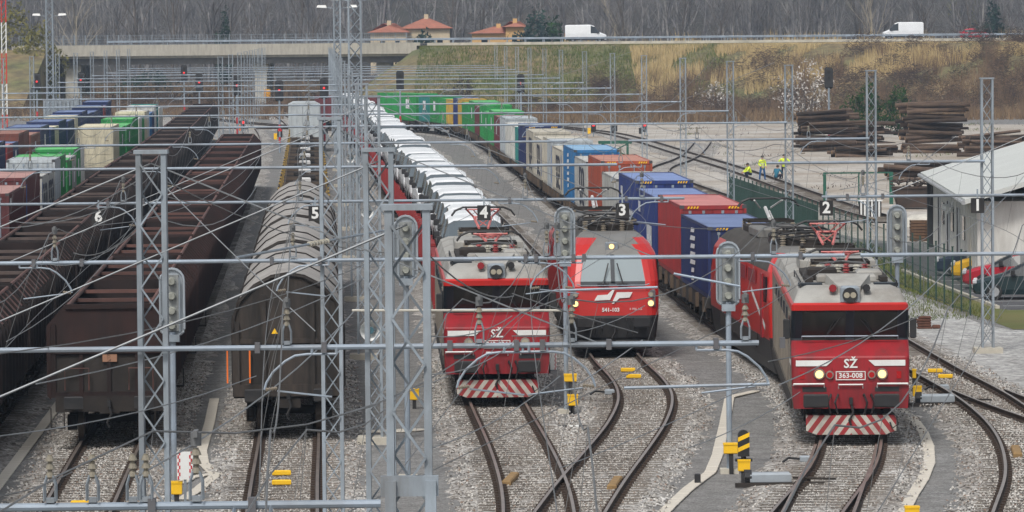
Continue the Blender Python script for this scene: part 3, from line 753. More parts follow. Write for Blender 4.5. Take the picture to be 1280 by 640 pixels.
def van_carrier():
    L=27.0; r=empty('car_carrier_wagon'); f=MB(); f.box(-1.35,1.35,.5,L-.5,1.0,1.2); f.box(-.3,.3,.5,L-.5,.65,1.0); f.obj('lower_deck',redcar,r); MB().box(-1.32,1.32,.7,L-.7,2.0,2.1).obj('upper_deck',redcar,r)
    for s in (-1,1):
        MB().box(s*1.4-.05,s*1.4+.05,.5,L-.5,1.2,1.35).obj('side_rail',redcar,r)
        for k in range(12): y=.8+k*2.3; MB().box(s*1.42-.05,s*1.42+.05,y-.06,y+.06,1.2,2.6).obj('side_post',redcar,r)
    for y in (2,L/2,L-2): bogie(r,y,False)
    return r
vp=cp=None; s=T['D'].sY(156.2); vi=0
for wi in range(12):
    c=van_carrier() if cp is None else dup(cp); cp=cp or c
    put_s(c,T['D'],s,27); tag(c,'red car carrier wagon, %s behind the locomotive'%ordw(wi),'wagon','car carrier wagons')
    for k in range(5):
        v=van() if vp is None else dup(vp); vp=vp or v
        rv=random.Random(vi*7+1); v.scale=(1.1,1,rv.choice((.97,1.0,1.03,1.07))); put_s(v,T['D'],s+.75+k*5.2+rv.uniform(-.15,.2),4.8,RTOP+2.11+rv.uniform(0,.1)); v.rotation_euler.z+=rv.uniform(-.012,.012); v.location.x+=rv.uniform(-.1,.1); tag(v,'new white van on the red carriers, %s behind the locomotive'%ordw(vi),'van','white vans on the car carriers'); vi+=1
    s+=28.4
# ================================================================ locomotives
def zloft(levels, L, xs, classify, n=4):
    rings=[]
    for z,yf,hw,rc in levels:
        fr=[]
        for i in range(n+1):
            a=math.pi/2*i/n; fr.append((-hw+rc-rc*math.cos(a), yf+rc-rc*math.sin(a)))
        fr += [((hw-rc)*f,yf) for f in xs]
        for i in range(n+1):
            a=math.pi/2*i/n; fr.append((hw-rc+rc*math.sin(a), yf+rc-rc*math.cos(a)))
        half=fr+[(hw,L*.2),(hw,L*.5)]
        rear=[(-x,L-y) for x,y in half]
        rings.append([(x,y,z) for x,y in half+rear])
    nn=len(rings[0]); out={}
    for k in range(len(rings)-1):
        for i in range(nn):
            j=(i+1)%nn; q=[rings[k][i],rings[k][j],rings[k+1][j],rings[k+1][i]]
            c=[sum(p[a] for p in q)/4 for a in range(3)]
            yy=min(c[1],L-c[1]); key=classify(c[0],yy,c[2],i% (nn//2), k)
            if key in ('nose','windscreen','cab_frame','cab','skirt','screen_surround','dome'): key += '|f' if c[1]<L/2 else '|r'
            elif key in ('side','brow'): key += '|a' if c[0]<0 else '|b'
            if key.startswith('cab_frame'): key += 'l' if c[0]<-.7 else ('r' if c[0]>.7 else 'c')
            if key.startswith('windscreen'): key += '+' if c[0]*(1 if c[1]<L/2 else -1)>0 else '-'
            out.setdefault(key,MB()).add(q,[(0,1,2,3)])
    out.setdefault('roof_deck' if 'roof_deck' in out else 'roof',MB()).add(rings[-1],[tuple(range(nn))])
    out.setdefault('floor',MB()).add(rings[0],[tuple(range(nn-1,-1,-1))])
    return out
red=pm('locomotive_red',(.29,.008,.015),.42,0,.12,1.2,(.10,.02,.02),.7,True,spec=.5)
redlow=pm('locomotive_lower_red',(.24,.012,.018),.5,0,.15,1.5,(.05,.02,.02),.7,True)
redbright=pm('bright_red',(.47,.020,.016),.32,0,.06,1.2,(.3,.03,.03),.3,spec=.5)
lroof=pm('locomotive_roof_grey',(.34,.335,.315),.7,0,.14,1.0,(.13,.11,.09),.75)
lside=pm('dirty_beige_side',(.21,.185,.155),.7,0,.2,1.2,(.08,.065,.05),.7,True)
groof=pm('dusty_grey_roof',(.17,.17,.165),.6,0,.15,1.0,(.14,.12,.1),.6)
pill=pm('dark_cab_frame',(.014,.02,.028),.45,0,.2,2)
cabglass,_nt,_b=nmat('cab_glass'); _b.inputs['Base Color'].default_value=(.02,.02,.018,1); _b.inputs['Roughness'].default_value=.12
cab2,_nt,_b=nmat('windscreen_painted_reflection'); _b.inputs['Base Color'].default_value=(.20,.25,.27,1); _b.inputs['Roughness'].default_value=.12; _b.inputs['Specular IOR Level'].default_value=.8  # pale reflection painted as the base colour of the windscreen
# red / white diagonal warning paint, mirrored about the middle
stripe,nt,b=nmat('striped_pilot'); tc=N(nt,'ShaderNodeTexCoord'); sp=N(nt,'ShaderNodeSeparateXYZ'); nt.links.new(tc.outputs['Object'],sp.inputs[0])
ab=N(nt,'ShaderNodeMath',operation='ABSOLUTE'); nt.links.new(sp.outputs[0],ab.inputs[0])
m1=N(nt,'ShaderNodeMath',operation='MULTIPLY_ADD'); nt.links.new(sp.outputs[2],m1.inputs[0]); m1.inputs[1].default_value=.75; nt.links.new(ab.outputs[0],m1.inputs[2])
m2=N(nt,'ShaderNodeMath',operation='MULTIPLY'); nt.links.new(m1.outputs[0],m2.inputs[0]); m2.inputs[1].default_value=3.6
fr=N(nt,'ShaderNodeMath',operation='FRACT'); nt.links.new(m2.outputs[0],fr.inputs[0])
gt=N(nt,'ShaderNodeMath',operation='GREATER_THAN'); nt.links.new(fr.outputs[0],gt.inputs[0]); gt.inputs[1].default_value=.5
cc=mixc(nt,gt.outputs[0],(.30,.02,.025),(.48,.45,.40)); cc=mixc(nt,ramp(nt,noise(nt,tc.outputs['Object'],3,5,.6),[(.4,0),(.75,.6)]),cc,(.08,.06,.05))
nt.links.new(cc,b.inputs['Base Color']); b.inputs['Roughness'].default_value=.7
def insul(mb, p, h, r=.09, n=8, sheds=5, m=0):
    x,y,z=p
    mb.cyl((x,y,z),(x,y,z+h),r*.5,n,m)
    for k in range(sheds):
        zz=z+h*(k+.5)/sheds; mb.cyl((x,y,zz-h/sheds*.3),(x,y,zz+h/sheds*.3),r,n,m,r2=r*.62)
def pantograph(root, y, zr, top, mt, single=False, name='pantograph'):
    """raised current collector: base frame, arms, head"""
    o=empty(name); o.parent=root; o.location=(0,y,0)
    b=MB(); b.box(-.75,.75,-.85,-.77,zr+.3,zr+.37); b.box(-.75,.75,.77,.85,zr+.3,zr+.37); b.box(-.75,-.68,-.85,.85,zr+.3,zr+.37); b.box(.68,.75,-.85,.85,zr+.3,zr+.37)
    b.obj('base_frame',dark,o)
    for x in (-.7,.7):
        for yy in (-.8,.8): i=MB(); insul(i,(x,yy,zr),.3,.1); i.obj('foot_insulator',cer,o)
    mid=zr+.37+(top-zr-.37)*.5; a=MB()
    if single:
        a.cyl((0,-.5,zr+.4),(0,.95,mid),.06,6)
        for x in (-.45,.45): a.cyl((x*.4,.95,mid),(x,0,top-.06),.03,6)
        a.cyl((.12,-.3,zr+.4),(.12,.85,mid-.1),.025,6)
    else:
        for x in (-1,1):
            a.cyl((x*.14,-.5,zr+.4),(x*.28,.7,mid),.04,6); a.cyl((x*.28,.7,mid),(x*.52,.05,top-.06),.03,6); a.cyl((x*.10,.7,mid),(x*.30,.0,top-.08),.02,5); a.cyl((x*.28,.7,mid),(-x*.1,.1,zr+.45),.02,5)
        a.cyl((-.3,.7,mid),(.3,.7,mid),.03,6); a.cyl((-.52,.05,top-.07),(.52,.05,top-.07),.025,6)
    a.obj('arm',mt,o)
    h=MB()
    for yy in (-.16,.16): h.sweep([(-.98,yy,top-.26),(-.86,yy,top-.1),(-.62,yy,top),(0,yy,top),(.62,yy,top),(.86,yy,top-.1),(.98,yy,top-.26)],.028,5)
    h.box(-.55,-.5,-.16,.16,top-.08,top-.03); h.box(.5,.55,-.16,.16,top-.08,top-.03); h.obj('collector_head',black,o)
    return o
def lamp(root, x, z, y, r, on, name='headlight', mt=None):
    o=MB().cyl((x,y,z),(x,y-.05,z),r,14).cyl((x,y-.03,z),(x,y-.08,z),r*1.08,14,r2=r*.95).obj(name,pm('lamp_chrome',(.4,.38,.34),.3,.7),root,True)
    MB().cyl((x,y-.082,z),(x,y-.092,z),r*.72,14).obj('lens',on,o)
    return o
def loco363(number, label, track, d, lit=True):
    L=20.2; r=empty('electric_locomotive',label,'locomotive','red electric locomotives with stepped cabs')
    def cls(x,y,z,i,k):
        front = 4<=i<=9 and y<1.5
        if z>3.39: return 'roof'
        if z>3.2: return 'brow'
        if z>2.47:
            if front and (i in (5,) or i in (7,)) : return 'windscreen'
            return 'cab_frame' if y<1.5 else 'side'
        if y<1.2: return 'nose'
        return 'side'
    lv=[(.80,.05,1.42,.08),(1.0,0,1.45,.08),(1.45,0,1.46,.10),(2.04,.02,1.47,.12),(2.08,.05,1.47,.12),(2.45,.5,1.47,.12),(2.50,.55,1.47,.12),(3.18,.16,1.46,.12),(3.22,.1,1.46,.12),(3.36,.08,1.45,.12),(3.41,.14,1.40,.12),(3.70,.62,1.28,.2),(3.80,.95,1.05,.3)]
    parts=zloft(lv,L,[-.88,-.08,.08,.88],cls)
    mt={'roof':lroof,'brow':redbright,'windscreen':cabglass,'cab_frame':pill,'side':lside,'nose':red,'floor':dark}
    P_={}
    for k,mb in parts.items():
        q=k.split('|')[0]; P_[k]=mb.obj({'side':'body_side','brow':'roof_band'}.get(q,q),mt[q],r,True)
    nose=P_['nose|f']
    # wide red lower apron, stripes, lettering
    MB().prism([(-1.42,.78),(1.42,.78),(1.44,1.42),(-1.44,1.42)],'y',-.03,.02).obj('buffer_beam',redlow,r)
    for s in (-1,1):
        st=MB(); z0,z1=1.84,1.985; q=[(s*1.36,-.012,z0),(s*.60,-.012,z0),(s*.44,-.012,z1),(s*1.36,-.012,z1)]; st.add(q,[(0,1,2,3)])
        for ya,yb in ((.12,1.8),): st.add([(s*1.476,ya,z0),(s*1.478,yb,z0),(s*1.478,yb,z1),(s*1.476,ya,z1)],[(0,1,2,3)])
        st.obj('white_stripe',whitep,nose,recalc=False)
        if lit: lamp(r,s*.78,1.64,0,.135,warmlamp)
        else: lamp(r,s*.78,1.64,0,.135,pm('unlit_lens',(.35,.32,.25),.2))
        lamp(r,s*.52,1.62,.01,.10,pm('red_lens',(.35,.01,.012),.2),'tail_light')
        MB().box(s*1.2-.06,s*1.2+.06,-.02,.01,1.52,1.7).obj('marker_lamp',pm('red_lens',(.35,.01,.012),.2),nose)
        hr=MB(); hr.sweep([(s*1.42,-.0,1.36),(s*1.42,-.1,1.40),(s*.66,-.1,1.40),(s*.66,-.0,1.28)],.025,6); hr.obj('handrail',whitep,r)
        bfm=MB(); bfm.cyl((s*.88,.15,1.0),(s*.88,-.35,1.0),.12,10); bfm.bev(s*.88-.31,s*.88+.31,-.42,-.34,.83,1.17,.035); bfm.obj('buffer',black,r,True)
        h=MB()
        for q in (.32,.5): h.sweep([(s*q,-.05,1.1),(s*q,-.22,1.15),(s*(q+.08),-.26,.95),(s*(q+.02),-.2,.7),(s*q,-.06,.62)],.028,5)
        h.obj('brake_hose',black,r)
        MB().box(s*1.47-.02,s*1.47+.02,1.5,2.15,1.2,3.1).obj('cab_door',lside,r)
        MB().box(s*1.475-.02,s*1.475+.02,1.6,2.05,2.3,2.95).obj('door_window',glass,r)
        MB().box(s*1.475-.02,s*1.475+.02,.75,1.3,2.5,3.05).obj('cab_side_window',glass,r)
        mir=MB(); mir.bev(s*1.58-.08,s*1.58+.08,.35,.5,2.5,3.0,.03); mir.obj('mirror',black,r)
        for k in range(26): MB().box(s*1.48-.015,s*1.48+.015,3.2+k*.54,3.34+k*.54,1.25,2.75).obj('side_rib',lside,r)
        for k in range(5): MB().box(s*1.478-.012,s*1.478+.012,3.6+k*2.7,4.4+k*2.7,2.8,3.12).obj('side_louvre',pill,r)
        MB().box(s*1.46-.03,s*1.46+.03,.5,L-.5,.75,1.02).obj('sill',dark,r)
    MB().sweep([(-.3,0,1.26),(-.3,-.1,1.38),(.3,-.1,1.38),(.3,0,1.26)],.02,5).obj('handrail',whitep,r)
    hr=MB(); hr.sweep([(-1.2,.42,2.5),(-1.2,.34,2.56),(1.2,.34,2.56),(1.2,.42,2.5)],.02,5); hr.obj('windscreen_rail',galv2,r)
    for s in (-1,1):
        wq=MB(); wq.cyl((s*.62,.46,2.5),(s*.38,.26,2.98),.014,5); wq.cyl((s*.55,.36,2.62),(s*.22,.24,3.05),.018,5); wq.obj('wiper',black,r)
        MB().box(s*.46-.006,s*.46+.006,-.006,.0,1.46,1.80).obj('panel_seam',pm('seam_dark',(.05,.01,.012),.7),nose)
        MB().box(s*.9-.3,s*.9+.3,-.036,-.03,1.2,1.32).obj('grille',black,nose)
    MB().join(text_mb('SŽ',.31,bold=.006),Matrix.Translation((0,-.012,1.89))).obj('lettering',whitep,nose,recalc=False)
    pl=MB().box(-.36,.36,-.03,0,1.5,1.70); plo=pl.obj('number_plate',pm('plate_red',(.30,.03,.03),.5),r)
    fr=MB(); 
    for a in ((-.37,.37,1.49,1.51),(-.37,.37,1.69,1.71),(-.37,-.35,1.5,1.7),(.35,.37,1.5,1.7)): fr.box(a[0],a[1],-.04,-.02,a[2],a[3])
    fr.obj('plate_edge',whitep,plo); MB().join(text_mb(number,.18,bold=.004),Matrix.Translation((0,-.034,1.6))).obj('lettering',whitep,plo,recalc=False)
    mobj('coupling_hook',hook_me,r,(0,-.35,1.0))
    pil=MB(); pil.prism([(-1.12,.62),(1.12,.62),(1.12,.24),(.85,.14),(-.85,.14),(-1.12,.24)],'y',-.18,-.12); pil.box(-1.1,1.1,-.12,.6,.5,.6); pil.obj('pilot',stripe,r)
    MB().sweep([(.95,-.1,.75),(1.12,-.28,.6),(1.16,-.28,.4),(1.02,-.26,.3),(.96,-.2,.45)],.022,5).obj('brake_hose',black,r)
    # roof: head lamp box, hatch, horns, walkways, equipment, pantographs
    hb=MB(); hb.bev(-.24,.24,.12,.5,3.38,3.82,.05); hbo=hb.obj('lamp_housing',galv,r)
    MB().cyl((0,.13,3.6),(0,.07,3.6),.19,16).obj('lamp_rim',black,hbo,True)
    for x in (-.08,.08): MB().cyl((x,.075,3.6),(x,.055,3.6),.075,10).obj('lens',pm('unlit_lens',(.35,.32,.25),.2),hbo)
    sc=MB(); sc.loft([[(-.28,.5,3.4),(.28,.5,3.4),(.28,.5,3.8),(-.28,.5,3.8)],[(-.6,1.5,3.6),(.6,1.5,3.6),(.55,1.5,4.05),(-.55,1.5,4.05)]]); sc.obj('roof_fairing',lroof,r)
    for x in (-.42,.42): MB().cyl((x,.75,3.76),(x,.35,3.76),.07,8,r2=.1).obj('horn',black if x>0 else red,r)
    for s in (-1,1):
        MB().box(s*.95-.3,s*.95+.3,1.2,1.7,3.76,3.84).obj('roof_grille',pill,r)
        MB().sweep([(s*1.2,1.0,3.74),(s*1.2,1.0,3.9),(s*1.2,6.5,3.9),(s*1.2,6.5,3.74)],.02,5).obj('roof_rail',black,r)
    eq=[(-.75,.75,2.2,3.0,3.78,4.0,lroof),(-.95,-.2,3.4,4.2,3.78,4.12,dark),(.3,.95,3.3,4.5,3.78,4.05,lroof),(-1.0,1.0,8.2,11.6,3.78,4.12,lroof),(-.8,.8,12.4,13.2,3.78,4.0,dark),(-.7,.7,18.6,19.2,3.7,3.95,lroof)]
    for x0,x1,y0,y1,z0,z1,m in eq: MB().bev(x0,x1,y0,y1,z0,z1,.05).obj('roof_equipment',m,r)
    for k in range(6):
        i=MB(); insul(i,(-.6+.24*k,4.9+.5*(k%2),3.8),.34,.1); i.obj('roof_insulator',pm('red_insulator',(.28,.05,.05),.4) if k%2 else cerw,r)
    bb=MB(); bb.sweep([(-.6,4.9,4.16),(0,5.4,4.2),(.6,4.9,4.16),(.6,7.8,4.25),(-.5,7.8,4.25)],.025,5); bb.obj('roof_busbar',wirem,r)
    for k,(x0,x1,y0,y1) in enumerate(((-1.05,-.85,2.0,7.4),(.85,1.05,2.4,7.0),(-.5,.5,4.4,4.6),(-.9,.9,7.5,7.7),(-.15,.15,12,19))): MB().box(x0,x1,y0,y1,3.82,3.93).obj('roof_cable_tray',dark,r)
    prd=pm('faded_red_arms',(.55,.16,.15),.5)
    pantograph(r,6.6,3.8,4.45,prd); pantograph(r,16.0,3.8,4.82,prd)
    for y in (4.6,15.6): bogie(r,y-1.2); mobj('bogie',bogw_me,r,(0,y+1.2,0))
    tr=MB(); tr.bev(-1.2,1.2,8,12,.35,.85,.06); tr.obj('underfloor_equipment',dark,r)
    put(r,track,d,L); return r
loco363('363-008','red stepped-cab electric locomotive with lit lamps heading the container train',T['F'],119.2)
loco363('363-034','red stepped-cab electric locomotive heading the white vans',T['D'],132.5,False)
# ---------------------------------------------------------------- rounded red locomotives
def logo():
    m=MB(); a=[(0,0),(.10,.17),(.42,.19),(.60,.36),(.66,.36),(.50,.02)]; b=[(.62,-.10),(.55,-.10),(.72,.26),(1.22,.26),(1.12,.09),(.80,.07)]
    for p in (a,b): m.add([(x-.6,0,z-.12) for x,z in p],[tuple(range(len(p)))])
    return m
def loco541(number, label, track, d, lit=True, flip=False):
    L=19.6; r=empty('electric_locomotive',label,'locomotive','rounded red electric locomotives')
    def cls(x,y,z,i,k):
        front = i in (5,6,7,8,9,10) and y<2.6
        if z<1.18: return 'skirt' if y<1.2 or z<.9 else 'side'
        if z>3.12:
            if y>2.9: return 'roof_deck'
            return 'dome' if (front and abs(x)<.86) or z>3.6 else 'cab'
        if z>2.25 and front and abs(x)<.95 : return 'windscreen'
        if z>2.13 and front and abs(x)<.95: return 'screen_surround'
        return 'cab' if y<3 else 'side'
    lv=[(.12,.28,1.25,.3),(.5,.08,1.38,.32),(1.12,.0,1.45,.36),(1.2,.02,1.46,.38),(1.7,.06,1.47,.40),(2.12,.12,1.47,.42),(2.28,.18,1.47,.42),(3.1,.68,1.42,.50),(3.16,.73,1.40,.54),(3.42,1.05,1.26,.62),(3.62,1.5,1.08,.62),(3.74,2.1,.92,.55),(3.78,2.6,.8,.4)]
    parts=zloft(lv,L,[-.98,-.05,.05,.98],cls)
    mt={'dome':groof,'roof':groof,'roof_deck':pm('sooty_roof_deck',(.055,.05,.045),.85,0,.3,1.5),'cab':redbright,'windscreen':cab2,'screen_surround':pill,'side':redbright,'skirt':black,'floor':dark}
    for k,mb in parts.items():
        q=k.split('|')[0]; mb.obj({'side':'body_side','cab':'cab_shell','dome':'cab_roof','skirt':'front_skirt'}.get(q,q),mt[q],r,'full' if q in('dome','cab','skirt') else True)
    # pillar between the two panes, wipers
    MB().prism([(.10,2.28),(.16,2.28),(.70,3.12),(.62,3.12)],'x',-.06,.06).obj('screen_pillar',pill,r)
    for s in (-1,1):
        wq=MB(); wq.cyl((s*.32,.02,2.2),(s*.14,.32,2.85),.022,5); wq.cyl((s*.5,.08,2.2),(s*.14,.04,2.2),.03,5); wq.obj('wiper',black,r)
        MB().bev(s*1.2-.15,s*1.2+.15,.12,.3,1.42,2.02,.04).obj('lamp_cluster',pm('cluster_dark',(.12,.11,.12),.3),r)
        lamp(r,s*1.2,1.58,.12,.12,warmlamp if lit else pm('unlit_lens',(.35,.32,.25),.2))
        lamp(r,s*1.2,1.86,.13,.09,pm('unlit_lens',(.35,.32,.25),.2),'marker_lamp')
        bfm=MB(); bfm.cyl((s*.88,.1,1.0),(s*.88,-.3,1.0),.12,10); bfm.bev(s*.88-.26,s*.88+.26,-.36,-.3,.83,1.17,.035); bfm.obj('buffer',black,r,True)
        MB().box(s*1.475-.02,s*1.475+.02,1.0,1.75,2.2,2.95).obj('cab_side_window',glass,r)
        MB().box(s*1.478-.02,s*1.478+.02,2.1,2.7,1.1,3.0).obj('cab_door',red,r)
        st=MB(); st.add([(s*1.478,1.4,1.35),(s*1.482,5.5,2.3),(s*1.482,5.5,2.48),(s*1.478,1.4,1.53)],[(0,1,2,3)]); st.obj('white_stripe',whitep,r,recalc=False)
        MB().box(s*1.47-.02,s*1.47+.02,4,L-4,.7,1.12).obj('sill',dark,r)
        for k in range(4): MB().box(s*1.478-.012,s*1.478+.012,4.2+k*3,6.4+k*3,2.6,3.0).obj('side_louvre',pm('dark_red_louvre',(.2,.015,.02),.5),r)
    lamp(r,0,3.36,.93,.11,warmlamp if lit else pm('unlit_lens',(.35,.32,.25),.2),'top_lamp')
    MB().bev(-.2,.2,.86,1.1,3.24,3.5,.03).obj('lamp_housing',galv,r)
    MB().join(logo(),Matrix.Translation((.0,.02,1.80))@Matrix.Rotation(-.06,4,'X')).obj('emblem',whitep,r,recalc=False)
    MB().join(text_mb(number,.17,bold=.006),Matrix.Translation((-.08,-.0,1.38))).obj('lettering',whitep,r,recalc=False)
    MB().join(text_mb('0 700 105',.10),Matrix.Translation((.72,-.0,1.40))).obj('lettering',whitep,r,recalc=False)
    mobj('coupling_hook',hook_me,r,(0,-.3,1.0))
    h=MB()
    for q in (-.6,-.42,.42,.6): h.sweep([(q,.02,1.1),(q,-.14,1.05),(q+.05,-.2,.8),(q,-.12,.55)],.026,5)
    h.obj('brake_hose',black,r)
    MB().bev(-1.15,1.15,-.1,.3,.14,.42,.05).obj('rail_guard',black,r)
    MB().sweep([(-1.15,.0,2.2),(-1.0,-.04,2.16),(1.0,-.04,2.16),(1.15,.0,2.2)],.018,5).obj('handrail',galv2,r)
    eq=[(-.8,.8,3.2,4.2,3.74,4.0,dark),(-.9,-.1,4.4,6.0,3.74,4.08,black),(.2,.9,4.6,5.6,3.74,4.02,dark),(-.9,.9,9,12,3.74,4.05,groof),(-.8,.8,12.6,14.8,3.74,4.0,dark)]
    for x0,x1,y0,y1,z0,z1,m in eq: MB().bev(x0,x1,y0,y1,z0,z1,.05).obj('roof_equipment',m,r)
    for k in range(6):
        i=MB(); insul(i,(-.75+.3*k,3.1+.35*(k%2),3.76),.36,.1); i.obj('roof_insulator',cer,r)
    bb=MB(); bb.sweep([(-.9,2.6,4.12),(-.4,2.4,4.2),(.3,2.6,4.2),(.9,3.0,4.12),(.7,5.4,4.2),(-.7,6,4.25),(-.8,9,4.2)],.03,5); bb.sweep([(-1,3.4,3.95),(0,2.9,4.1),(1,3.6,3.95)],.03,5); bb.obj('roof_busbar',black,r)
    pantograph(r,5.0,3.76,4.25,black,True); pantograph(r,14.6,3.76,4.80,pm('pale_arms',(.5,.5,.5),.5),True)
    for y in (4.8,14.8): bogie(r,y)
    MB().bev(-1.3,1.3,7,12.6,.3,.9,.06).obj('underfloor_equipment',dark,r)
    put(r,track,d,L); return r
loco541('541-103','rounded red electric locomotive standing alone between two trains',T['E'],152.3)
loco541('541-105','rounded red electric locomotive coupled behind the stepped-cab one on the container train',T['F'],140.2)
# ================================================================ overhead line: portals, masts, arms, wires, number boards
PZ, MT_, MW = 6.20, 8.85, .34      # pipe height, mast height, mast width
def lattice(H, w=MW, dpt=.30, ch=.068, pitch=.42, x_brace=True):
    c=[]
    for sx in (-1,1): c.append(MB().box(sx*w/2-ch/2,sx*w/2+ch/2,-dpt/2,dpt/2,0,H))
    br=[]; z=.3; k=0
    while z+pitch<H-.1:
        for y,sg in ((-dpt/2-.008,1),(dpt/2+.008,-1)):
            s=sg*(1 if k%2==0 else -1); b=MB()
            a=Vector((-s*w/2*.86,y,z)); e=Vector((s*w/2*.86,y,z+pitch)); d=(e-a).normalized(); n=Vector((-d.z,0,d.x))*.011
            b.add([tuple(a-n),tuple(e-n),tuple(e+n),tuple(a+n)]+[tuple(q+Vector((0,.03 if y>0 else -.03,0))) for q in (a-n,e-n,e+n,a+n)],[(0,1,2,3),(7,6,5,4),(0,4,5,1),(1,5,6,2),(2,6,7,3),(3,7,4,0)])
            br.append(b)
        z+=pitch; k+=1
    cap=MB().box(-w/2-.06,w/2+.06,-dpt/2-.02,dpt/2+.02,H-.02,H+.03)
    return c,br,cap
_c,_b,_cap=lattice(MT_)
chord_me=[m.mesh('chord',galv) for m in _c]; cap_me=_cap.mesh('top_plate',galv)
allm=MB()
for m in _c+_b+[_cap]: allm.join(m)
mast_me=allm.mesh('mast',galv)
base_me=MB().box(-.45,.45,-.45,.45,-.3,.18).mesh('foundation',concrete)
brace_me=[m.mesh('brace',galv) for m in _b]
def mast(parent, x, y, near, rz=0):
    if near:
        o=empty('mast'); o.parent=parent; o.location=(x,y,0); o.rotation_euler=(0,0,rz)
        for me in chord_me: mobj('chord',me,o)
        for me in brace_me: mobj('brace',me,o)
        mobj('top_plate',cap_me,o)
    else:
        o=mobj('mast',mast_me,parent,(x,y,0),rz)
    mobj('foundation',base_me,o); return o
# upright insulator in a cage, and the curved steady arm below the pipe
it=MB(); it.box(-.05,.05,-.05,.05,0,.06)
for a in range(4):
    t=math.pi/2*a+.78; it.sweep([(.10*math.cos(t),.10*math.sin(t),.02),(.10*math.cos(t),.10*math.sin(t),.22),(.05*math.cos(t),.05*math.sin(t),.34)],.014,4)
it_me=it.mesh('insulator_cage',galv); i2=MB(); insul(i2,(0,0,.3),.30,.062,8,3); i2_me=i2.mesh('insulator',pm('insulator_brown_grey',(.20,.18,.14),.4,0,.2,6),True)
cp=MB().cyl((0,0,.6),(0,0,.72),.05,8).box(-.02,.02,-.1,.1,.68,.74); cp_me=cp.mesh('wire_clamp',wirem)
cl_me=MB().box(-.035,.035,-.06,.06,-.07,.07).mesh('pipe_clamp',pm('dark_clamp',(.13,.13,.14),.6,.4))
arm=MB(); arm.sweep([(-.1,0,-.14),(.5,0,-.14),(.75,0,-.17),(.95,0,-.28),(1.2,0,-.5),(1.34,0,-.72),(1.38,0,-.86)],.028,6); arm.sweep([(-.1,0,-.14),(-.1,0,0)],.03,5); arm.sweep([(.4,0,-.14),(.4,0,0)],.03,5)
arm_me=arm.mesh('curved_arm',galv2,True)
ar2=MB(); insul(ar2,(0,0,0),.24,.05,7,4); ar2.xf(Matrix.Translation((1.36,0,-.86))@Matrix.Rotation(-math.pi/2+.12,4,'Y')); a2_me=ar2.mesh('arm_insulator',cer,True)
ar3=MB().cyl((1.12,0,-.89),(.0,0,-1.02),.02,5); a3_me=ar3.mesh('steady_arm',galv2)
TRK=['A','B','C','D','E','F','G']
def insul_set(root, X, y, flip, near):
    a=mobj('insulator_cage',it_me,root,(X,y,PZ+.04)); b=mobj('insulator',i2_me,root,(X,y,PZ+.04)); a.scale=b.scale=(.8,.8,.8)
    if near: mobj('wire_clamp',cp_me,root,(X,y,PZ-.06)); mobj('pipe_clamp',cl_me,root,(X-.4,y,PZ)); mobj('pipe_clamp',cl_me,root,(X+.5,y,PZ))
    o=mobj('curved_arm',arm_me,root,(X-.95 if not flip else X+.95,y,PZ))
    if flip: o.rotation_euler=(0,0,math.pi)
    o.scale=(.66,.66,.66); o.location.x=X-.6 if not flip else X+.6
    mobj('arm_insulator',a2_me,o)
    if near: mobj('steady_arm',a3_me,o)
# (depth, list of mast X, pipe intervals)
def rowR(d): return 15.05-.0345*(d-162) if d>150 else 15.05+.012*(162-d)
def rowCD(d): return -3.25-.0395*(d-115) if d>60 else -1.0
def rowL(d): return -36-.045*(d-300)
GD=[43,64.8,90,122,154,188,223,257,293,331,370,413,458,496,536,575,615,655]
for gi,d in enumerate(GD):
    near=d<130
    if gi<4:
        lab=['lattice mast and lowest steel pipe along the bottom edge of the picture','overhead line portal whose pipe crosses before the locomotive fronts','overhead line portal whose pipe runs just above the locomotive fronts','overhead line portal carrying the six track number boards'][gi]
    else: lab='overhead line portal, %s beyond the portal with the number boards'%ordw(gi-4)
    r=empty('overhead_line_portal',lab,'line portal','overhead line portals')
    def Y(x): return d+.02*x
    if gi==0: spans=[(-14,-1.2)]; masts=[-.94]
    elif gi==1: spans=[(-16,3.33)]; masts=[-4.87,-1.8]
    elif gi==2: spans=[(-20,6.25),(6.55,20)]; masts=[-3.4,6.4]; masts=[-3.4,19.8]
    elif gi==3: spans=[(-24,-1.25),(-.05,4.2),(7.9,16.5)]; spans=[(-26,4.4),(7.9,rowR(d))]; masts=[rowCD(d),rowR(d),-25]
    elif gi==4: spans=[(-30,-18.3),(-16.6,3.4),(8.2,rowR(d)-.1)]; masts=[rowCD(d),rowR(d)]
    elif gi==5: spans=[(-30,2.2),(4.6,rowR(d)-.1)]; masts=[rowCD(d),rowR(d)]
    else: spans=[(rowL(d),rowR(d)-.1)]; masts=[rowL(d),rowCD(d),rowR(d)]
    if gi>=10: masts.append(rowCD(d)-9)
    for a,b in spans: MB().cyl((a,Y(a),PZ),(b,Y(b),PZ),.037 if gi<4 else .045,8).obj('cross_pipe',galv2,r,True)
    for x in masts: mast(r,x,Y(x)+.25,near)
    for k,tn in enumerate(TRK):
        t=T[tn]
        if d<t.p[0].y or d>t.p[-1].y: X=t.p[0].x
        else: X=t.X(d)
        if not any(a+.2<X<b-.2 for a,b in spans): continue
        if tn=='G' and gi in (2,3): continue
        if d<420: insul_set(r,X+.35,Y(X),k%2==0,near)
    if gi==0:
        for X in (-4.16,-3.78,-3.42,-3.3):
            
            for nm_,me_ in (('insulator_cage',it_me),('insulator',i2_me)):
                o=mobj(nm_,me_,r,(X,Y(X),PZ+.04)); o.scale=(.72,.72,.72)
    if gi in (0,1,2,3):
        # stays from the mast head to the pipe
        for x in masts:
            for a,b in spans:
                for tx in (x-6.0,x+6.0):
                    if a<=tx<=b: MB().cyl((x,Y(x)+.2,MT_-.15),(tx,Y(tx),PZ+.03),.011,5).obj('stay_rod',wire_l,r)
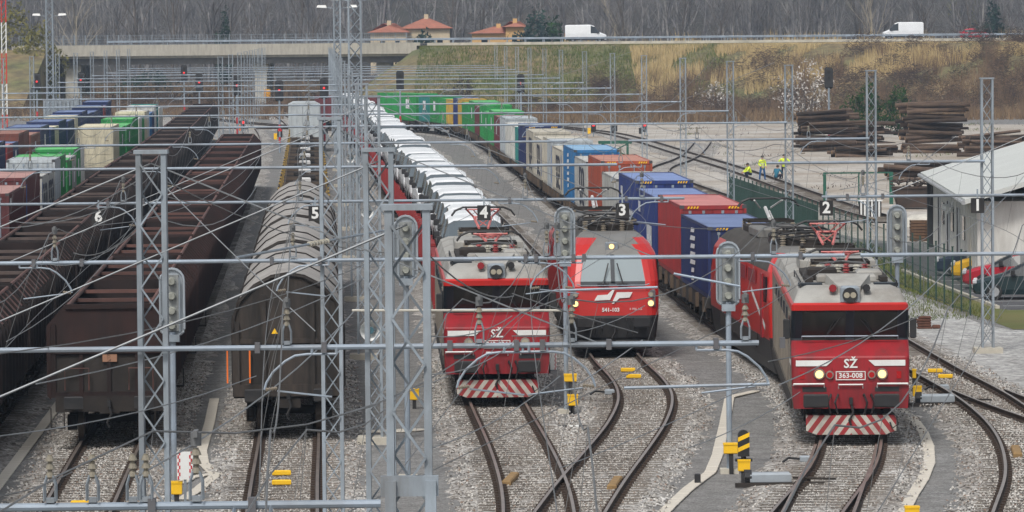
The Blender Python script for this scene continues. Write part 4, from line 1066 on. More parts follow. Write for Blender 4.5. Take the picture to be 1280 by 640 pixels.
# bracket where the lowest pipe meets its mast
br=MB(); br.box(-1.2,-.68,43.0,43.12,6.26,6.44); br.box(-1.16,-1.06,42.95,43.2,6.1,6.4); br.box(-.8,-.7,42.95,43.2,6.1,6.4)
tag(br.obj('mast_bracket',galv),'steel bracket clamped across the foreground lattice mast','bracket')
# ---------------------------------------------------------------- wires along the tracks
def hgt(d, lo, hi):
    g=[20]+GD+[700]
    for a,b in zip(g[:-1],g[1:]):
        if a<=d<=b: t=(d-a)/(b-a); return hi-(hi-lo)*4*t*(1-t)
    return hi
LBL={'A':'the long dark open wagons','B':'the shorter brown open wagons','C':'the hooded wagons','D':'the white vans','E':'the lone rounded locomotive','F':'the container train','G':'the empty right-hand track','H1':'the inner left container train','H2':'the outer left container train'}
for tn in TRK+['H1','H2']:
    t=T[tn]; pts=[];pm_=[]; dr=MB(); d=28.0; k=0
    while d<640:
        if t.p[0].y<d<t.p[-1].y: X=t.X(d)
        elif d<=t.p[0].y: v=(t.p[3]-t.p[0]); X=t.p[0].x+v.x/v.y*(d-t.p[0].y)
        else: break
        zig=.15*math.sin(d*.05); c=(X+zig,d,5.08); m=(X+.3,d,hgt(d,6.25,6.9))
        pts.append(c); pm_.append(m)
        if k%2 and d<260: dr.cyl(c,m,.004,3,cap=False)
        d+= 3.2 if d<330 else 8; k+=1
    r=empty('catenary','overhead wires running above '+LBL[tn],'overhead wire','overhead wires')
    MB().sweep(pts,.008,4).obj('contact_wire',wirem,r,recalc=False); MB().sweep(pm_,.010,4).obj('messenger_wire',wirem,r,recalc=False)
    if dr.v: tag(dr.obj('dropper',wirem,r,recalc=False),kind='stuff')
# ---------------------------------------------------------------- slanting feeder cables and stays: (x,y,depth)->(x,y,depth)
CB=[((0,442,62),(478,321,92),.014),((45,480,60),(480,333,92),.014),((172,595,50),(480,343,92),.016),((8,427,66),(175,264,110),.011),((206,226,66),(482,316,92),.013),((207,234,66),(394,414,65.5),.013),
    ((92,316,88),(172,284,66),.012),((204,275,66),(322,231,120),.012),((0,285,88),(172,226,66),.012),((12,276,88),(172,243,66),.011),((205,245,66),(330,185,150),.012),
    ((402,303,90),(640,235,150),.010),((640,233,122),(905,287,90),.011),((640,367,64),(797,416,65),.014),((720,482,64),(803,425,65),.013),((535,318,45),(642,370,64),.013),
    ((974,481,62),(1188,334,90),.014),((960,452,62),(1150,395,70),.012),((1112,297,90),(1192,250,160),.014),((1090,333,90),(1280,220,150),.014),((640,420,60),(806,382,80),.010),
    ((540,560,50),(700,470,62),.010),((700,585,55),(960,470,60),.009),((860,560,55),(1000,490,62),.009),((0,545,50),(320,470,62),.011),((0,620,46),(90,590,50),.010),((420,520,60),(560,470,62),.010),
    ((1050,237,122),(1195,170,162),.013),((920,212,188),(1060,160,198),.015),((700,180,223),(968,78,234),.018),((800,160,257),(895,72,268),.018),((550,128,300),(790,64,341),.02),
    ((0,214,154),(165,190,190),.014),((120,282,110),(330,190,188),.012),((60,330,88),(170,290,66),.01),((430,330,92),(530,285,150),.011),((535,420,50),(640,395,62),.010),((535,468,48),(640,430,60),.010)]
CB.sort(key=lambda q:q[0][0]+q[1][0])
for i,(a,b,r) in enumerate(CB):
    pa=PD(*a); pb=PD(*b); pts=[]
    for k in range(9):
        t=k/8; p=pa.lerp(pb,t); p.z-= (pb-pa).length*.008*4*t*(1-t); pts.append(tuple(p))
    o=MB().sweep(pts,r*.68,5).obj('stay_cable',wire_l if i%3 else wirem,None,recalc=False)
    def side(x): return 'left' if x<320 else ('left centre' if x<600 else ('right centre' if x<900 else 'right'))
    tag(o,'thin slanting cable rising to %s, %s of these counted from the left'%('the right' if b[1]<a[1] else 'the left',ordw(i)),'cable','slanting cables and stays')
# thicker tension rods with strain insulators
def rod(a,b,label,r=.022):
    pa=PD(*a); pb=PD(*b); R=empty('strain_rod',label,'strain rod',None,loc=pa); d=pb-pa
    MB().cyl((0,0,0),tuple(d*.42),r,6).cyl(tuple(d*.56),tuple(d),r,6).obj('rod',galv2,R)
    i=MB(); insul(i,(0,0,0),d.length*.14,r*2.2,8,7); q=d.to_track_quat('Z','Y').to_matrix().to_4x4(); i.xf(Matrix.Translation(d*.42)@q); i.obj('strain_insulator',cerw,R)
rod((296,322,70),(480,288,92),'thick strain rod reaching the foreground mast from the left')
rod((865,268,64),(1050,240,122),'strain rod slanting behind board two') if False else None
rod((430,387,64),(1020,388,66),'pale horizontal tube across the stepped-cab windscreen',.014) if False else None
MB_=MB().cyl(tuple(PD(440,388,75)),tuple(PD(702,388,75)),.020,6); tag(MB_.obj('tie_rod',pm('pale_tube',(.5,.48,.42),.6)),'pale thin tube across the windscreens of the van train locomotive','tube')
MB_=MB().cyl(tuple(PD(700,363,66)),tuple(PD(822,359,66)),.018,6); tag(MB_.obj('tie_rod',galv2),'thin grey tube before the rounded locomotive windscreen','tube')
MB_=MB().cyl(tuple(PD(780,485,60)),tuple(PD(962,480,60)),.022,6); tag(MB_.obj('tie_rod',galv2),'thin grey tube at right centre before the signal post','tube')
MB_=MB().cyl(tuple(PD(842,342,66)),tuple(PD(925,358,66)),.018,6); tag(MB_.obj('tie_rod',galv2),'thin grey tube before the yellow-handled blue container','tube')
# ---------------------------------------------------------------- number boards
for n,(x,y) in {'6':(123,271),'5':(394,267),'4':(605,266),'3':(778,263),'2':(1033,260),'1':(1222,257)}.items():
    p=PD(x,y,121.4); r=empty('number_board','black track number board with white figure %s above %s'%({'1':'one','2':'two','3':'three','4':'four','5':'five','6':'six'}[n],{'6':'the open wagons','5':'the hooded wagons','4':'the white vans','3':'the rounded locomotive','2':'the right-hand locomotive','1':'the white hall'}[n]),'sign','track number boards',loc=p)
    MB().box(-.17,.17,0,.03,-.19,.19).obj('plate',black,r); MB().join(text_mb(n,.40,bold=.012),Matrix.Translation((0,-.008,0))).obj('figure',whitep,r,recalc=False)
    MB().box(-.02,.02,.03,.05,-.1,.42).obj('hanger',galv,r)
# ---------------------------------------------------------------- lighting towers
def tower(x, D, wpx, label, top=32, heads=True):
    p=PD(x,43,D); w=wpx*D/FPX; r=empty('lighting_tower',label,'light tower','lighting towers',loc=(p.x,D,0))
    n=int(top/ (w*1.15)); 
    for sx in (-1,1):
        for sy in (-1,1): MB().box(sx*w/2-.06,sx*w/2+.06,sy*w/2-.06,sy*w/2+.06,0,top).obj('chord',galv,r)
    for k in range(n):
        z0=top*k/n; z1=top*(k+1)/n
        for sy in (-1,1):
            s=1 if (k+(sy>0))%2 else -1; MB().cyl((-s*w/2,sy*w/2,z0),(s*w/2,sy*w/2,z1),.045,4).obj('brace',galv,r)
    if heads:
        for z in (12.8,17.5):
            for sx in (-1,1):
                MB().cyl((sx*w/2,0,z),(sx*(w/2+.9),0,z+.1),.04,5).obj('lamp_arm',galv,r)
                MB().loft([[(sx*(w/2+.6),-.2,z+.05),(sx*(w/2+1.5),-.25,z+.1),(sx*(w/2+1.5),.25,z+.1),(sx*(w/2+.6),.2,z+.05)],[(sx*(w/2+.7),-.12,z+.3),(sx*(w/2+1.4),-.15,z+.3),(sx*(w/2+1.4),.15,z+.3),(sx*(w/2+.7),.12,z+.3)]]).obj('floodlight',whitep,r)
tower(443.5,330,15,'wide lattice lighting tower left of the container train')
tower(421.5,420,8,'slimmer lattice lighting tower beside the wide one')
tower(62,520,8,'lattice lighting tower at the far left')
# ================================================================ signals and line-side equipment
sigpale=pm('pale_signal_casing',(.32,.36,.40),.5,.2,.1,2,(.25,.25,.25),.4)
sigin=pm('signal_recess',(.19,.20,.20),.8,0,.3,6)
lampback=pm('pale_lamp_back',(.27,.28,.25),.6,0,.3,9,(.12,.12,.1),.6)
def back_signal(x, ytop, base, label, cab=False, w=.27, h=1.5):
    """colour light signal seen from behind: oval shield, open back with four lamp housings, post"""
    p=base; top=PD(x,ytop,p.y).z; r=empty('colour_light_signal',label,'signal','colour light signals seen from behind',loc=(p.x,p.y,0))
    pts=[]; 
    for i in range(9): a=math.pi*i/8; pts.append((w*math.cos(a),top-w+w*math.sin(a)))
    for i in range(9): a=math.pi+math.pi*i/8; pts.append((w*math.cos(a),top-h+w*.6+w*.6*math.sin(a)))
    MB().prism(pts,'y',.10,.13).obj('shield',sigpale,r)
    rim=MB()
    rim.sweep([(a*.97,.07,b) for a,b in pts]+[(pts[0][0]*.97,.07,pts[0][1])],.03,5); rim.obj('shield_rim',sigpale,r)
    MB().box(-w*.55,w*.55,.0,.10,top-h+.12,top-.14).obj('lamp_case',sigin,r)
    for k in range(4):
        z=top-.28-k*(h-.42)/3.3; MB().cyl((0,.02,z),(0,-.13,z),.105,10,r2=.07).obj('lamp_housing',lampback,r,True)
    MB().cyl((w*.62,-.02,top-h+.1),(w*.62,-.02,top-.2),.02,5).cyl((-w*.62,-.02,top-h+.1),(-w*.62,-.02,top-.2),.02,5).obj('cable_duct',galv,r)
    MB().cyl((0,.05,0),(0,.05,top-h+.1),.065,8).obj('post',galv2,r)
    MB().box(-.22,.22,-.15,.25,-.1,.12).obj('foundation',concrete,r)
    MB().box(-.16,.16,-.08,.12,top-h-.12,top-h+.04).obj('bracket',galv,r)
    return r
b=P(218,632); s1=back_signal(216,336,b,'signal seen from behind beside the left lattice mast')
b=P(708,517); s2=back_signal(706,259,b,'signal seen from behind left of the lone rounded locomotive')
b=P(912,592); s3=back_signal(911,303,b,'signal seen from behind on the post with yellow boxes at right')
b=PD(1122,400,136); s4=back_signal(1122,257,b,'signal seen from behind above the right-hand locomotive')
b=PD(508,400,112); s5=back_signal(509,270,b,'signal seen from behind hidden by the foreground mast')
def ybox(p, w=.26, h=.24, label='', name='trackside_box', legs=True):
    r=empty(name,label,'box','yellow line-side boxes',loc=p); MB().bev(-w/2,w/2,-.1,.1,.0,h,.02).obj('housing',yellow,r)
    MB().box(-w/2-.01,w/2+.01,-.115,.115,h-.03,h+.015).obj('lid',yellow,r)
    if legs: MB().box(-.05,.05,-.05,.05,-p[2]-.02,.0).obj('post',black,r)
    return r
def at_post(x,y,base,off=-.16): q=PD(x,y,base.location.y-.0+off); return (q.x,q.y,q.z)
ybox(at_post(713,477,s2),.34,.2,'yellow box clamped to the signal post left of the rounded locomotive')
ybox(at_post(716,507,s2),.28,.3,'square yellow box at the foot of that signal post, left of the crossing')
ybox(at_post(914,567,s3),.36,.24,'yellow box clamped to the right-hand signal post')
pb=P(930,604); ybox((pb.x,pb.y,.28),.28,.26,'yellow box on a short stand beneath the striped hood')
r=empty('striped_marker','black and yellow striped round-topped marker beside the signal post','marker',None,loc=(pb.x,pb.y+.1,0))
mk=MB(); pts=[(-.13,.62),(-.13,1.1)]+[(.13*math.cos(math.pi-math.pi*i/8),1.1+.13*math.sin(math.pi*i/8)) for i in range(1,9)]+[(.13,.62)]; mk.prism(pts,'y',-.12,.12); mo=mk.obj('hood',black,r)
for k in range(2):
    z=.72+k*.24; MB().add([(-.132,-.125,z),(.132,-.125,z+.12),(.132,-.125,z+.22),(-.132,-.125,z+.10)],[(0,1,2,3)]).obj('stripe',yellow,mo)
MB().cyl((0,0,0),(0,0,.62),.06,8).box(-.2,.2,-.1,.1,.5,.56).obj('stand',black,r)
def point_machine(p, rz, label):
    r=empty('point_machine',label,'point machine','point machines',loc=p,rz=rz); MB().bev(.0,.95,-.16,.16,.08,.34,.05).obj('motor_case',sigpale,r); MB().cyl((-.12,0,.24),(.04,0,.24),.17,10).obj('gear_housing',black,r); MB().box(-.35,1.7,-.28,-.2,.02,.12).obj('base_bar',dark,r); MB().cyl((1.0,.1,.2),(2.0,.1,.16),.025,5).obj('rod',dark,r)
q=P(937,609); point_machine((q.x,q.y,.0),.03,'grey point machine beside the striped marker')
q=P(1150,508); point_machine((q.x,q.y,.0),0,'grey point machine right of the right-hand locomotive'); q=P(1146,503); ybox((q.x,q.y-.1,.18),.24,.28,'yellow box right of the right-hand locomotive',legs=True)
q=P(518,511); ybox((q.x,q.y,.25),.26,.3,'yellow box behind the foreground lattice mast')
q=PD(221,618,s1.location.y-.2); ybox((q.x,q.y,q.z),.24,.28,'yellow box on the left signal post')
q=P(1140,652); ybox((q.x,q.y,.1),.3,.22,'yellow box at the bottom edge below the right-hand locomotive')
q=P(1138,492); ybox((q.x+.1,q.y-.1,.45),.1,.25,'narrow yellow marker beside the right-hand locomotive')
# red and white chequered boards
def chequer(x,y,D,w,h,label):
    p=PD(x,y,D); r=empty('chequered_board',label,'board','chequered boards',loc=p); MB().box(-w/2,w/2,0,.02,-h/2,h/2).obj('panel',whitep,r)
    rd=pm('board_red',(.45,.03,.04),.6); n=8
    for k in range(n):
        for sx in (-1,1):
            x0=sx*w*.36-w*.09+(k%2)*w*.09; MB().box(x0,x0+w*.09,-.006,0,-h/2+k*h/n,-h/2+(k+1)*h/n).obj('red_square',rd,r)
    MB().box(-.03,.03,.02,.06,-p.z,h/2-.05).obj('post',galv,r)
chequer(231,582,106,.36,.62,'red and white chequered board beside the left signal post'); chequer(690,452,148,.3,.5,'red and white chequered board between two locomotives')
# yellow marker bars between the rails
for (x,y,lab) in ((352,592,'upper yellow bar between rails before the hooded wagon'),(352,604,'lower yellow bar between rails before the hooded wagon'),(785,463,'upper yellow bar between rails before the rounded locomotive'),(792,471,'lower yellow bar between rails before the rounded locomotive'),(1169,464,'upper yellow bar on the empty right-hand track'),(1182,471,'lower yellow bar on the empty right-hand track'),(101,630,'yellow bar between rails before the brown wagon')):
    q=P(x,y,.14); o=MB().bev(-.22,.22,-.06,.06,-.05,.07,.02).obj('marker_bar',yellow,None,loc=(q.x,q.y,.15)); tag(o,lab,'marker','yellow marker bars')
# ochre timber boards against the rails
och=pm('ochre_board',(.30,.19,.08),.9,0,.2,3,DIRT,.5)
for (x,y,lab) in ((768,612,'ochre timber beside the crossing rail'),(637,607,'ochre timber left of the crossing'),(1271,572,'ochre timber at the right edge between rails')):
    q=P(x,y); t=T['E'] if x<800 else T['G']; d=t.tan(t.sY(q.y)); o=MB().bev(-.11,.11,-.9,1.3,0,.2,.03).obj('timber_baulk',och,None,loc=(q.x,q.y,0),rz=math.atan2(-d.x,d.y)); tag(o,lab,'timber','ochre timbers')
# small grey boxes and a white/black rod on the ballast
for (x,y,lab) in ((762,497,'small grey box beside the curved rail near the crossing'),(1007,582,'small grey box left of the right-hand rails'),(1180,491,'small grey box on the right-hand track')):
    q=P(x,y); r=empty('track_sensor',lab,'sensor','small rail sensors',loc=(q.x,q.y,.08)); MB().bev(-.14,.14,-.12,.12,0,.16,.03).obj('case',sigpale,r); MB().sweep([(-.14,0,.08),(-.4,.1,.1),(-.55,-.1,.02)],.03,5).obj('cable',black,r)
q0=P(697,536); r=empty('isolating_rod','black rod with a white middle lying left of the crossing','rod',None,loc=(q0.x,q0.y,.06)); MB().cyl((0,0,0),(.26,0,0),.04,6).cyl((.56,0,0),(.82,0,0),.04,6).obj('end_sleeve',black,r); MB().cyl((.26,0,0),(.56,0,0),.035,6).obj('middle_tube',whitep,r)
q=P(872,606); tag(MB().bev(-.07,.07,-.07,.07,0,.26,.02).obj('marker_post',black,None,loc=(q.x,q.y,0)),'short black post standing on the cable trough','post')
# ---------------------------------------------------------------- concrete cable troughs
trough=pm('trough_concrete',(.58,.54,.47),.85,0,.12,1.2,(.3,.26,.2),.5)
lid_me=MB().bev(-.14,.14,-.29,.29,0,.035,.01).mesh('lid',trough)
def trough_line(pix, label, wide=1):
    pts=[P(x,y) for x,y in pix]; r=empty('cable_trough',label,'cable trough','concrete cable troughs')
    seg=[0]
    for a,b in zip(pts[:-1],pts[1:]): seg.append(seg[-1]+(b-a).length)
    s=.3
    while s<seg[-1]:
        i=max(k for k in range(len(pts)-1) if seg[k]<=s); d=(pts[i+1]-pts[i]).normalized(); p=pts[i]+d*(s-seg[i]); rz=math.atan2(-d.x,d.y)+random.uniform(-.02,.02)
        if wide==1: mobj('lid',lid_me,r,(p.x,p.y,.012+random.uniform(0,.008)),rz)
        else:
            n=Vector((d.y,-d.x,0))*.18
            for sg in (-1,1): mobj('lid',lid_me,r,tuple(p+n*sg+Vector((0,0,.012+random.uniform(0,.008)))),rz)
        s+=.60
trough_line([(-14,623),(0,605),(40,552),(78,500)],'pale cable trough left of the brown open wagon')
trough_line([(268,500),(262,530),(252,565),(254,580),(268,594)],'pale cable trough between the brown wagon and the hooded wagon')
trough_line([(268,594),(240,598),(225,606)],'short trough branch beside the yellow box at left'); trough_line([(274,592),(250,612),(228,626)],'lower trough branch beside the yellow box at left')
trough_line([(945,490),(912,498),(906,530),(897,570),(888,592),(876,601),(860,613),(845,627),(830,642),(815,658)],'pale cable trough left of the right-hand signal post')
trough_line([(1122,512),(1140,523),(1154,542),(1161,560),(1162,580),(1154,600),(1140,622),(1128,645),(1120,660)],'pale curving cable trough right of the right-hand locomotive')
trough_line([(450,541),(505,540),(530,537)],'pale concrete slabs behind the foreground mast',2)
# ---------------------------------------------------------------- far red-aspect signals
def red_signal(x,y,D,label,lit=True,zb=0):
    p=PD(x,y,D); r=empty('stop_signal',label,'signal','stop signals far down the yard',loc=(p.x,D,0))
    MB().bev(-.38,.38,0,.2,p.z-1.0,p.z+.9,.15).obj('head',black,r); MB().cyl((0,.1,0),(0,.1,p.z-.9),.09,6).obj('post',galv2,r)
    for k in range(2): MB().cyl((0,.1,.8+k*1.1),(0,.1,1.4+k*1.1),.10,6).obj('red_band',pm('board_red',(.45,.03,.04),.6),r)
    MB().cyl((0,0,p.z),(0,-.12,p.z),.11,10).obj('lens',redlamp if lit else dark,r)
    MB().cyl((0,0,p.z+.5),(0,-.1,p.z+.5),.16,8).obj('upper_lens',dark,r)
for i,(x,y,D) in enumerate([(46,102,520),(101,100,560),(230,91,560),(249,103,500),(296,107,470),(349,113,430),(405,110,440),(446,104,560)]):
    red_signal(x,y,D,'signal showing red far down the yard, %s from the left'%ordw(i))
red_signal(500,100,470,'dark signal above the far green containers',False); red_signal(651,104,480,'dark red signal left of the grassy bank',True); red_signal(1036,97,420,'dark signal before the log piles',False)
def dwarf(x,y,label,c2):
    q=P(x,y+7); r=empty('dwarf_signal',label,'dwarf signal','ground signals far down the yard',loc=(q.x,q.y,0)); MB().bev(-.25,.25,-.1,.1,.5,1.5,.08).obj('head',black,r); MB().cyl((0,-.1,1.2),(0,-.17,1.2),.17,8).obj('lens',redlamp,r); MB().box(-.6,-.28,-.1,.1,.3,.9).obj('side_box',c2,r); MB().cyl((0,0,0),(0,0,.5),.06,6).obj('post',galv,r)
dwarf(304,160,'ground signal with orange box at the end of the brown wagons',orange); dwarf(350,171,'ground signal with yellow box left of the empty flats',yellow); dwarf(407,167,'ground signal right of the empty flats',whitep); dwarf(742,164,'ground signal with yellow box behind the pale containers',yellow); dwarf(806,164,'ground signal on the far sidings',black)
# loudspeakers on the masts
for i,(x,y,D,lab) in enumerate(((463,413,90,'white horn loudspeaker nearest the camera, left of the foreground mast'),(459,265,150,'white horn loudspeaker beside the mast row above the hooded wagons'),(438,198,215,'small white horn loudspeaker highest on the mast row'))):
    p=PD(x,y,D); r=empty('horn_loudspeaker',lab,'loudspeaker','horn loudspeakers',loc=p); MB().cyl((0,.35,0),(0,0,0),.06,12,r2=.19,cap=False).cyl((0,.0,0),(0,-.03,0),.19,12,r2=.2,cap=False).obj('horn',whitep,r,True); MB().cyl((0,.1,0),(0,.02,0),.07,8).obj('driver',pm('dark_driver',(.05,.12,.15),.4),r); MB().box(-.02,.3,.2,.26,-.03,.03).obj('bracket',galv,r)
# rusty counterweight
q=P(1155,411); r=empty('counterweight','rusty stack of counterweights lying on the gravel right of the locomotive roof','counterweight',None,loc=(q.x,q.y,0)); ru=pm('heavy_rust',(.10,.045,.03),.95,0,.35,5)
for k in range(5): MB().bev(-.24+.02*k*random.uniform(-1,1),.24+.03*(k==0),-.2,.2,.09*k,.09*k+.08,.02).obj('plate',ru,r)
MB().cyl((0,0,.45),(0,0,3.0),.012,4).obj('hanger',wirem,r)
tag(MB().bev(.0,.3,-.2,.1,0,.14,.04).obj('rusty_fragment',ru,None,loc=(q.x+.28,q.y,0)),'small rusty fragment beside the counterweights','scrap')
# ================================================================ fence, hall, cars, people
fgreen=pm('dark_green_fence',(.020,.055,.045),.6,0,.2,2,(.05,.06,.05),.4)
a=Vector((12.55,276,0)); e=Vector((16.72,175,0)); n=42; r=empty('green_fence','dark green mesh fence along the yard and the parked cars','fence'); d=(e-a)/n; Lp=d.length; rz=math.atan2(d.y,d.x)
pan=MB()
for k in range(1,20): x=Lp*k/20; pan.box(x-.0015,x+.0015,-.0015,.0015,.08,2.15)
for z in (.1,1.1,2.1): pan.box(.03,Lp-.03,-.006,.006,z,z+.02)
pan_me=pan.mesh('mesh_panel',fgreen); pan=MB()
for k in range(1,28): x=Lp*k/28; pan.box(x-.007,x+.007,-.007,.007,.08,2.15)
pan2_me=pan.mesh('mesh_panel',fgreen); post_me=MB().box(-.03,.03,-.03,.03,0,2.3).box(-.04,.04,-.04,.04,2.28,2.32).mesh('post',fgreen)
for k in range(n+1):
    p=a+d*k; mobj('post',post_me,r,tuple(p),rz)
    if k<n: tag(mobj('mesh_panel',pan2_me if k<20 else pan_me,r,tuple(p),rz),kind='stuff')
# white hall
hall_w=pm('pale_sheet_wall',(.60,.60,.57),.7,0,.08,.8,(.28,.26,.23),.5,True); hall_r=pm('white_sheet_roof',(.50,.52,.50),.6,0,.05,.5,(.45,.45,.44),.4)
r=empty('white_hall','low white sheet-metal hall with sloping roof behind the parked cars','building',None,loc=(20.3,231,0),rz=-.038+math.pi)
# local: +y runs towards the camera, -x away from the tracks
W,Lh,E_,Rg=17,36,3.45,6.0
MB().box(-W,0,0,Lh,0,E_).obj('wall',hall_w,r)
for k in range(30): MB().box(-.01,.03,.6+k*1.18,.68+k*1.18,.1,E_-.3).obj('wall_rib',hall_w,r)
rf=MB(); rf.prism([(.55,E_-.08),(.55,E_+.12),(-W/2,Rg+.2),(-W-1,E_+.12),(-W-1,E_-.08),(-W/2,Rg)],'y',-1.0,Lh+1); ro=rf.obj('roof',hall_r,r)
MB().cyl((.62,-1,E_-.02),(.62,Lh+1,E_-.02),.09,8).obj('gutter',pm('gutter_grey',(.3,.31,.32),.5),ro)
MB().box(.0,.3,.1,.5,0,E_-.1).obj('corner_opening',pm('dark_opening',(.03,.032,.035),.7),r)  # dark box in place of a corner opening, its shade put into the colour
for y in (5,13,21): 
    do=MB().box(.0,.05,y,y+2.6,0,2.7).obj('door',pm('grey_door',(.4,.41,.42),.6),r); MB().box(.05,.09,y+1.28,y+1.32,0,2.7).obj('door_seam',dark,do)
for y in (9,17,26): MB().box(.0,.06,y,y+1.5,1.5,2.5).obj('window',glass,r)
MB().box(.04,.35,15,18.5,E_-1.1,E_-.85).obj('canopy',hall_r,r)
# cars
def car(name,label,paintm,loc,rz,big=False):
    st=[(0,.3,.55,.62,.72,.6),(.1,.22,.62,.72,.82,.66),(.5,.2,.72,.86,.87,.68),(1.0,.2,.86,.98,.88,.68),(1.15,.2,.88,1.02,.88,.68),(1.95,.2,.92,1.42,.88,.62),(2.3,.2,.92,1.47,.88,.62),(3.0,.2,.92,1.46,.87,.62),(3.6,.2,.92,1.38,.86,.6),(4.0,.22,.9,1.0,.84,.64),(4.2,.3,.8,.92,.78,.6)]
    r=vehicle(name,st,{4:'st',5:'s',6:'s',7:'s',8:'t'},paintm,(.82,3.35),.31,pm('car_glass',(.02,.025,.03),.3,spec=.25)); extras(r,.88,1.45,.92,.6,back=4.18)
    r.location=loc; r.rotation_euler=(0,0,rz); return tag(r,label,'car','cars parked by the hall')
def cpaint(n,c): return pm('car_'+n,c,.25,0,.03,1,None,spec=.6)
R90=-math.pi/2
for nm,c,x,y,lab in (('dark_green',(.014,.03,.034),1217,374,'dark green car parked nearest the camera at the right edge'),('crimson',(.35,.015,.03),1204,361,'crimson car parked behind the dark green car'),('yellow',(.75,.42,.01),1190,350,'yellow car parked behind the crimson car'),('dark_blue',(.015,.022,.05),1170,345,'dark blue car parked farthest left of the parked cars')):
    q=P(x,y); car('parked_car',lab,cpaint(nm,c),(q.x,q.y,.02),R90-.12)
# motorway traffic
for lab,x,D,rot in (('white panel van driving right on the motorway',758,699.5,math.pi/2),('white panel van driving left on the motorway',1103,709,-math.pi/2)):
    v=van(True); p=PD(x,50,D); v.location=(p.x,D,9.2); v.rotation_euler=(0,0,rot); tag(v,lab,'van','motorway vans')
c=car('red_car','small red car driving right on the motorway',cpaint('red',(.6,.02,.05)),(PD(1236,50,699.5).x,699.5,9.2),math.pi/2); c['group']='motorway cars'
# guard rails
def guard(X0,X1,Yg,z,label):
    r=empty('guard_rail',label,'guard rail','motorway guard rails'); 
    MB().prism([(Yg,z+.45),(Yg-.05,z+.52),(Yg,z+.6),(Yg-.05,z+.68),(Yg,z+.75),(Yg+.03,z+.75),(Yg+.03,z+.45)],'x',X0,X1).obj('rail',galv2,r)
    x=X0+1
    pmh=MB().box(-.05,.05,.03,.13,0,.72).mesh('post',galv)
    while x<X1: mobj('post',pmh,r,(x,Yg,z)); x+=2.66
guard(-12,110,697.2,9.2,'near guard rail of the motorway'); guard(-60,110,715,9.2,'far guard rail of the motorway')
guard(-12,110,706,9.2,'middle guard rail of the motorway')
# ---------------------------------------------------------------- motorway bridge
r=empty('motorway_bridge','concrete motorway bridge over the far end of the yard','bridge')
MB().box(-72,-13,694.0,694.5,7.75,9.35).obj('parapet',pm('bridge_concrete',(.40,.375,.32),.85,0,.1,.5,(.2,.18,.15),.6,True),r)
MB().box(-72,-13,694.6,716.5,7.4,9.03).obj('deck',concrete,r)
for k in range(6): MB().box(-71.9,-13.1,695.4+k*3.9,696.2+k*3.9,6.5,7.4).obj('girder',pm('girder_dark',(.14,.13,.12),.8),r)
for X,w_,h in ((-36.2,2.1,6.5),(-18.4,2.1,6.5),(-63.5,2.4,6.5)):
    for yy in (697,706,714): po=MB().prism([(-w_/2+.2,0),(w_/2-.2,0),(w_/2-.2,4.8),(w_/2,5.6),(w_/2,h),(-w_/2,h),(-w_/2,5.6),(-w_/2+.2,4.8)],'y',-.7,.7).obj('pier',concrete,r,loc=(X,yy,0))
MB().box(-15.5,-13.2,694.7,716,0,7.38).obj('abutment',pm('girder_dark',(.14,.13,.12),.8),r)
pst=MB().box(-.04,.04,-.04,.04,0,1.5).mesh('railing_post',galv)
for k in range(36): mobj('railing_post',pst,r,(-71+k*1.6,694.8,9.3))
scr=MB()
for z in (.1,.5,.9,1.4): scr.box(-71,-14,694.78,694.82,9.3+z,9.34+z)
for k in range(180): x=-71+k*.316; scr.box(x-.012,x+.012,694.79,694.81,9.4,10.7)
tag(scr.obj('mesh_screen',galv,r),kind='stuff')
p=PD(333,117,694); MB().box(-.45,.45,0,.06,-.6,.6).obj('notice',pm('orange_notice',(.65,.30,.02),.6),r,loc=(p.x,696.2,p.z)) 
# ---------------------------------------------------------------- houses
plaster=pm('cream_plaster',(.55,.46,.32),.85,0,.1,.5,(.35,.28,.2),.4); ochrew=pm('ochre_plaster',(.58,.36,.15),.85,0,.08,.5); tile=pm('terracotta_tiles',(.34,.13,.085),.85,0,.2,1.0,(.18,.1,.07),.5)
def hip(mb,x0,x1,y0,y1,z,h,o=.6):
    x0-=o;x1+=o;y0-=o;y1+=o; m=(y1-y0)/2
    mb.add([(x0,y0,z),(x1,y0,z),(x1,y1,z),(x0,y1,z),(x0+m,(y0+y1)/2,z+h),(x1-m,(y0+y1)/2,z+h)],[(0,1,5,4),(1,2,5),(2,3,4,5),(3,0,4),(3,2,1,0)])
def house(label,blocks,loc,wallm,wins):
    r=empty('house',label,'house','houses behind the motorway',loc=loc)
    for (x0,x1,y0,y1,h,rh) in blocks:
        MB().box(x0,x1,y0,y1,0,h).obj('wall',wallm,r); mb=MB(); hip(mb,x0,x1,y0,y1,h,rh); ro=mb.obj('roof',tile,r)
        MB().box((x0+x1)/2-.35,(x0+x1)/2+.35,(y0+y1)/2-.8,(y0+y1)/2-.2,h+rh*.4,h+rh+.45).obj('chimney',wallm,ro)
    for (x,z,w_,h,y) in wins:
        wo=MB().box(x-w_/2,x+w_/2,y-.04,y+.02,z,z+h).obj('window',glass,r); MB().box(x-w_/2-.1,x+w_/2+.1,y-.1,y-.02,z-.12,z).obj('sill',whitep,wo)
p=PD(463,40,790); house('cream house with terracotta hipped roof behind the bridge end',[(0,6,0,8,9.6,1.5),(5.2,13.0,2,10,10.2,1.9)],(p.x,790,1.3),plaster,[(2,7,.8,1.2,0),(4.5,7,.8,1.2,0),(7.5,7.2,.9,1.3,2),(9.3,7.2,.9,1.3,2),(11.4,7.2,.9,1.3,2),(9.5,4.2,.9,1.3,2)])
p=PD(590,40,770); house('small ochre house with terracotta roof beside the motorway',[(0,8.5,0,7,9.0,1.1),(5.4,8.4,-.6,4,10.0,.9)],(p.x,770,1.6),ochrew,[(2,7,1,1.2,0),(6.8,7.6,.8,1.1,-.6)])
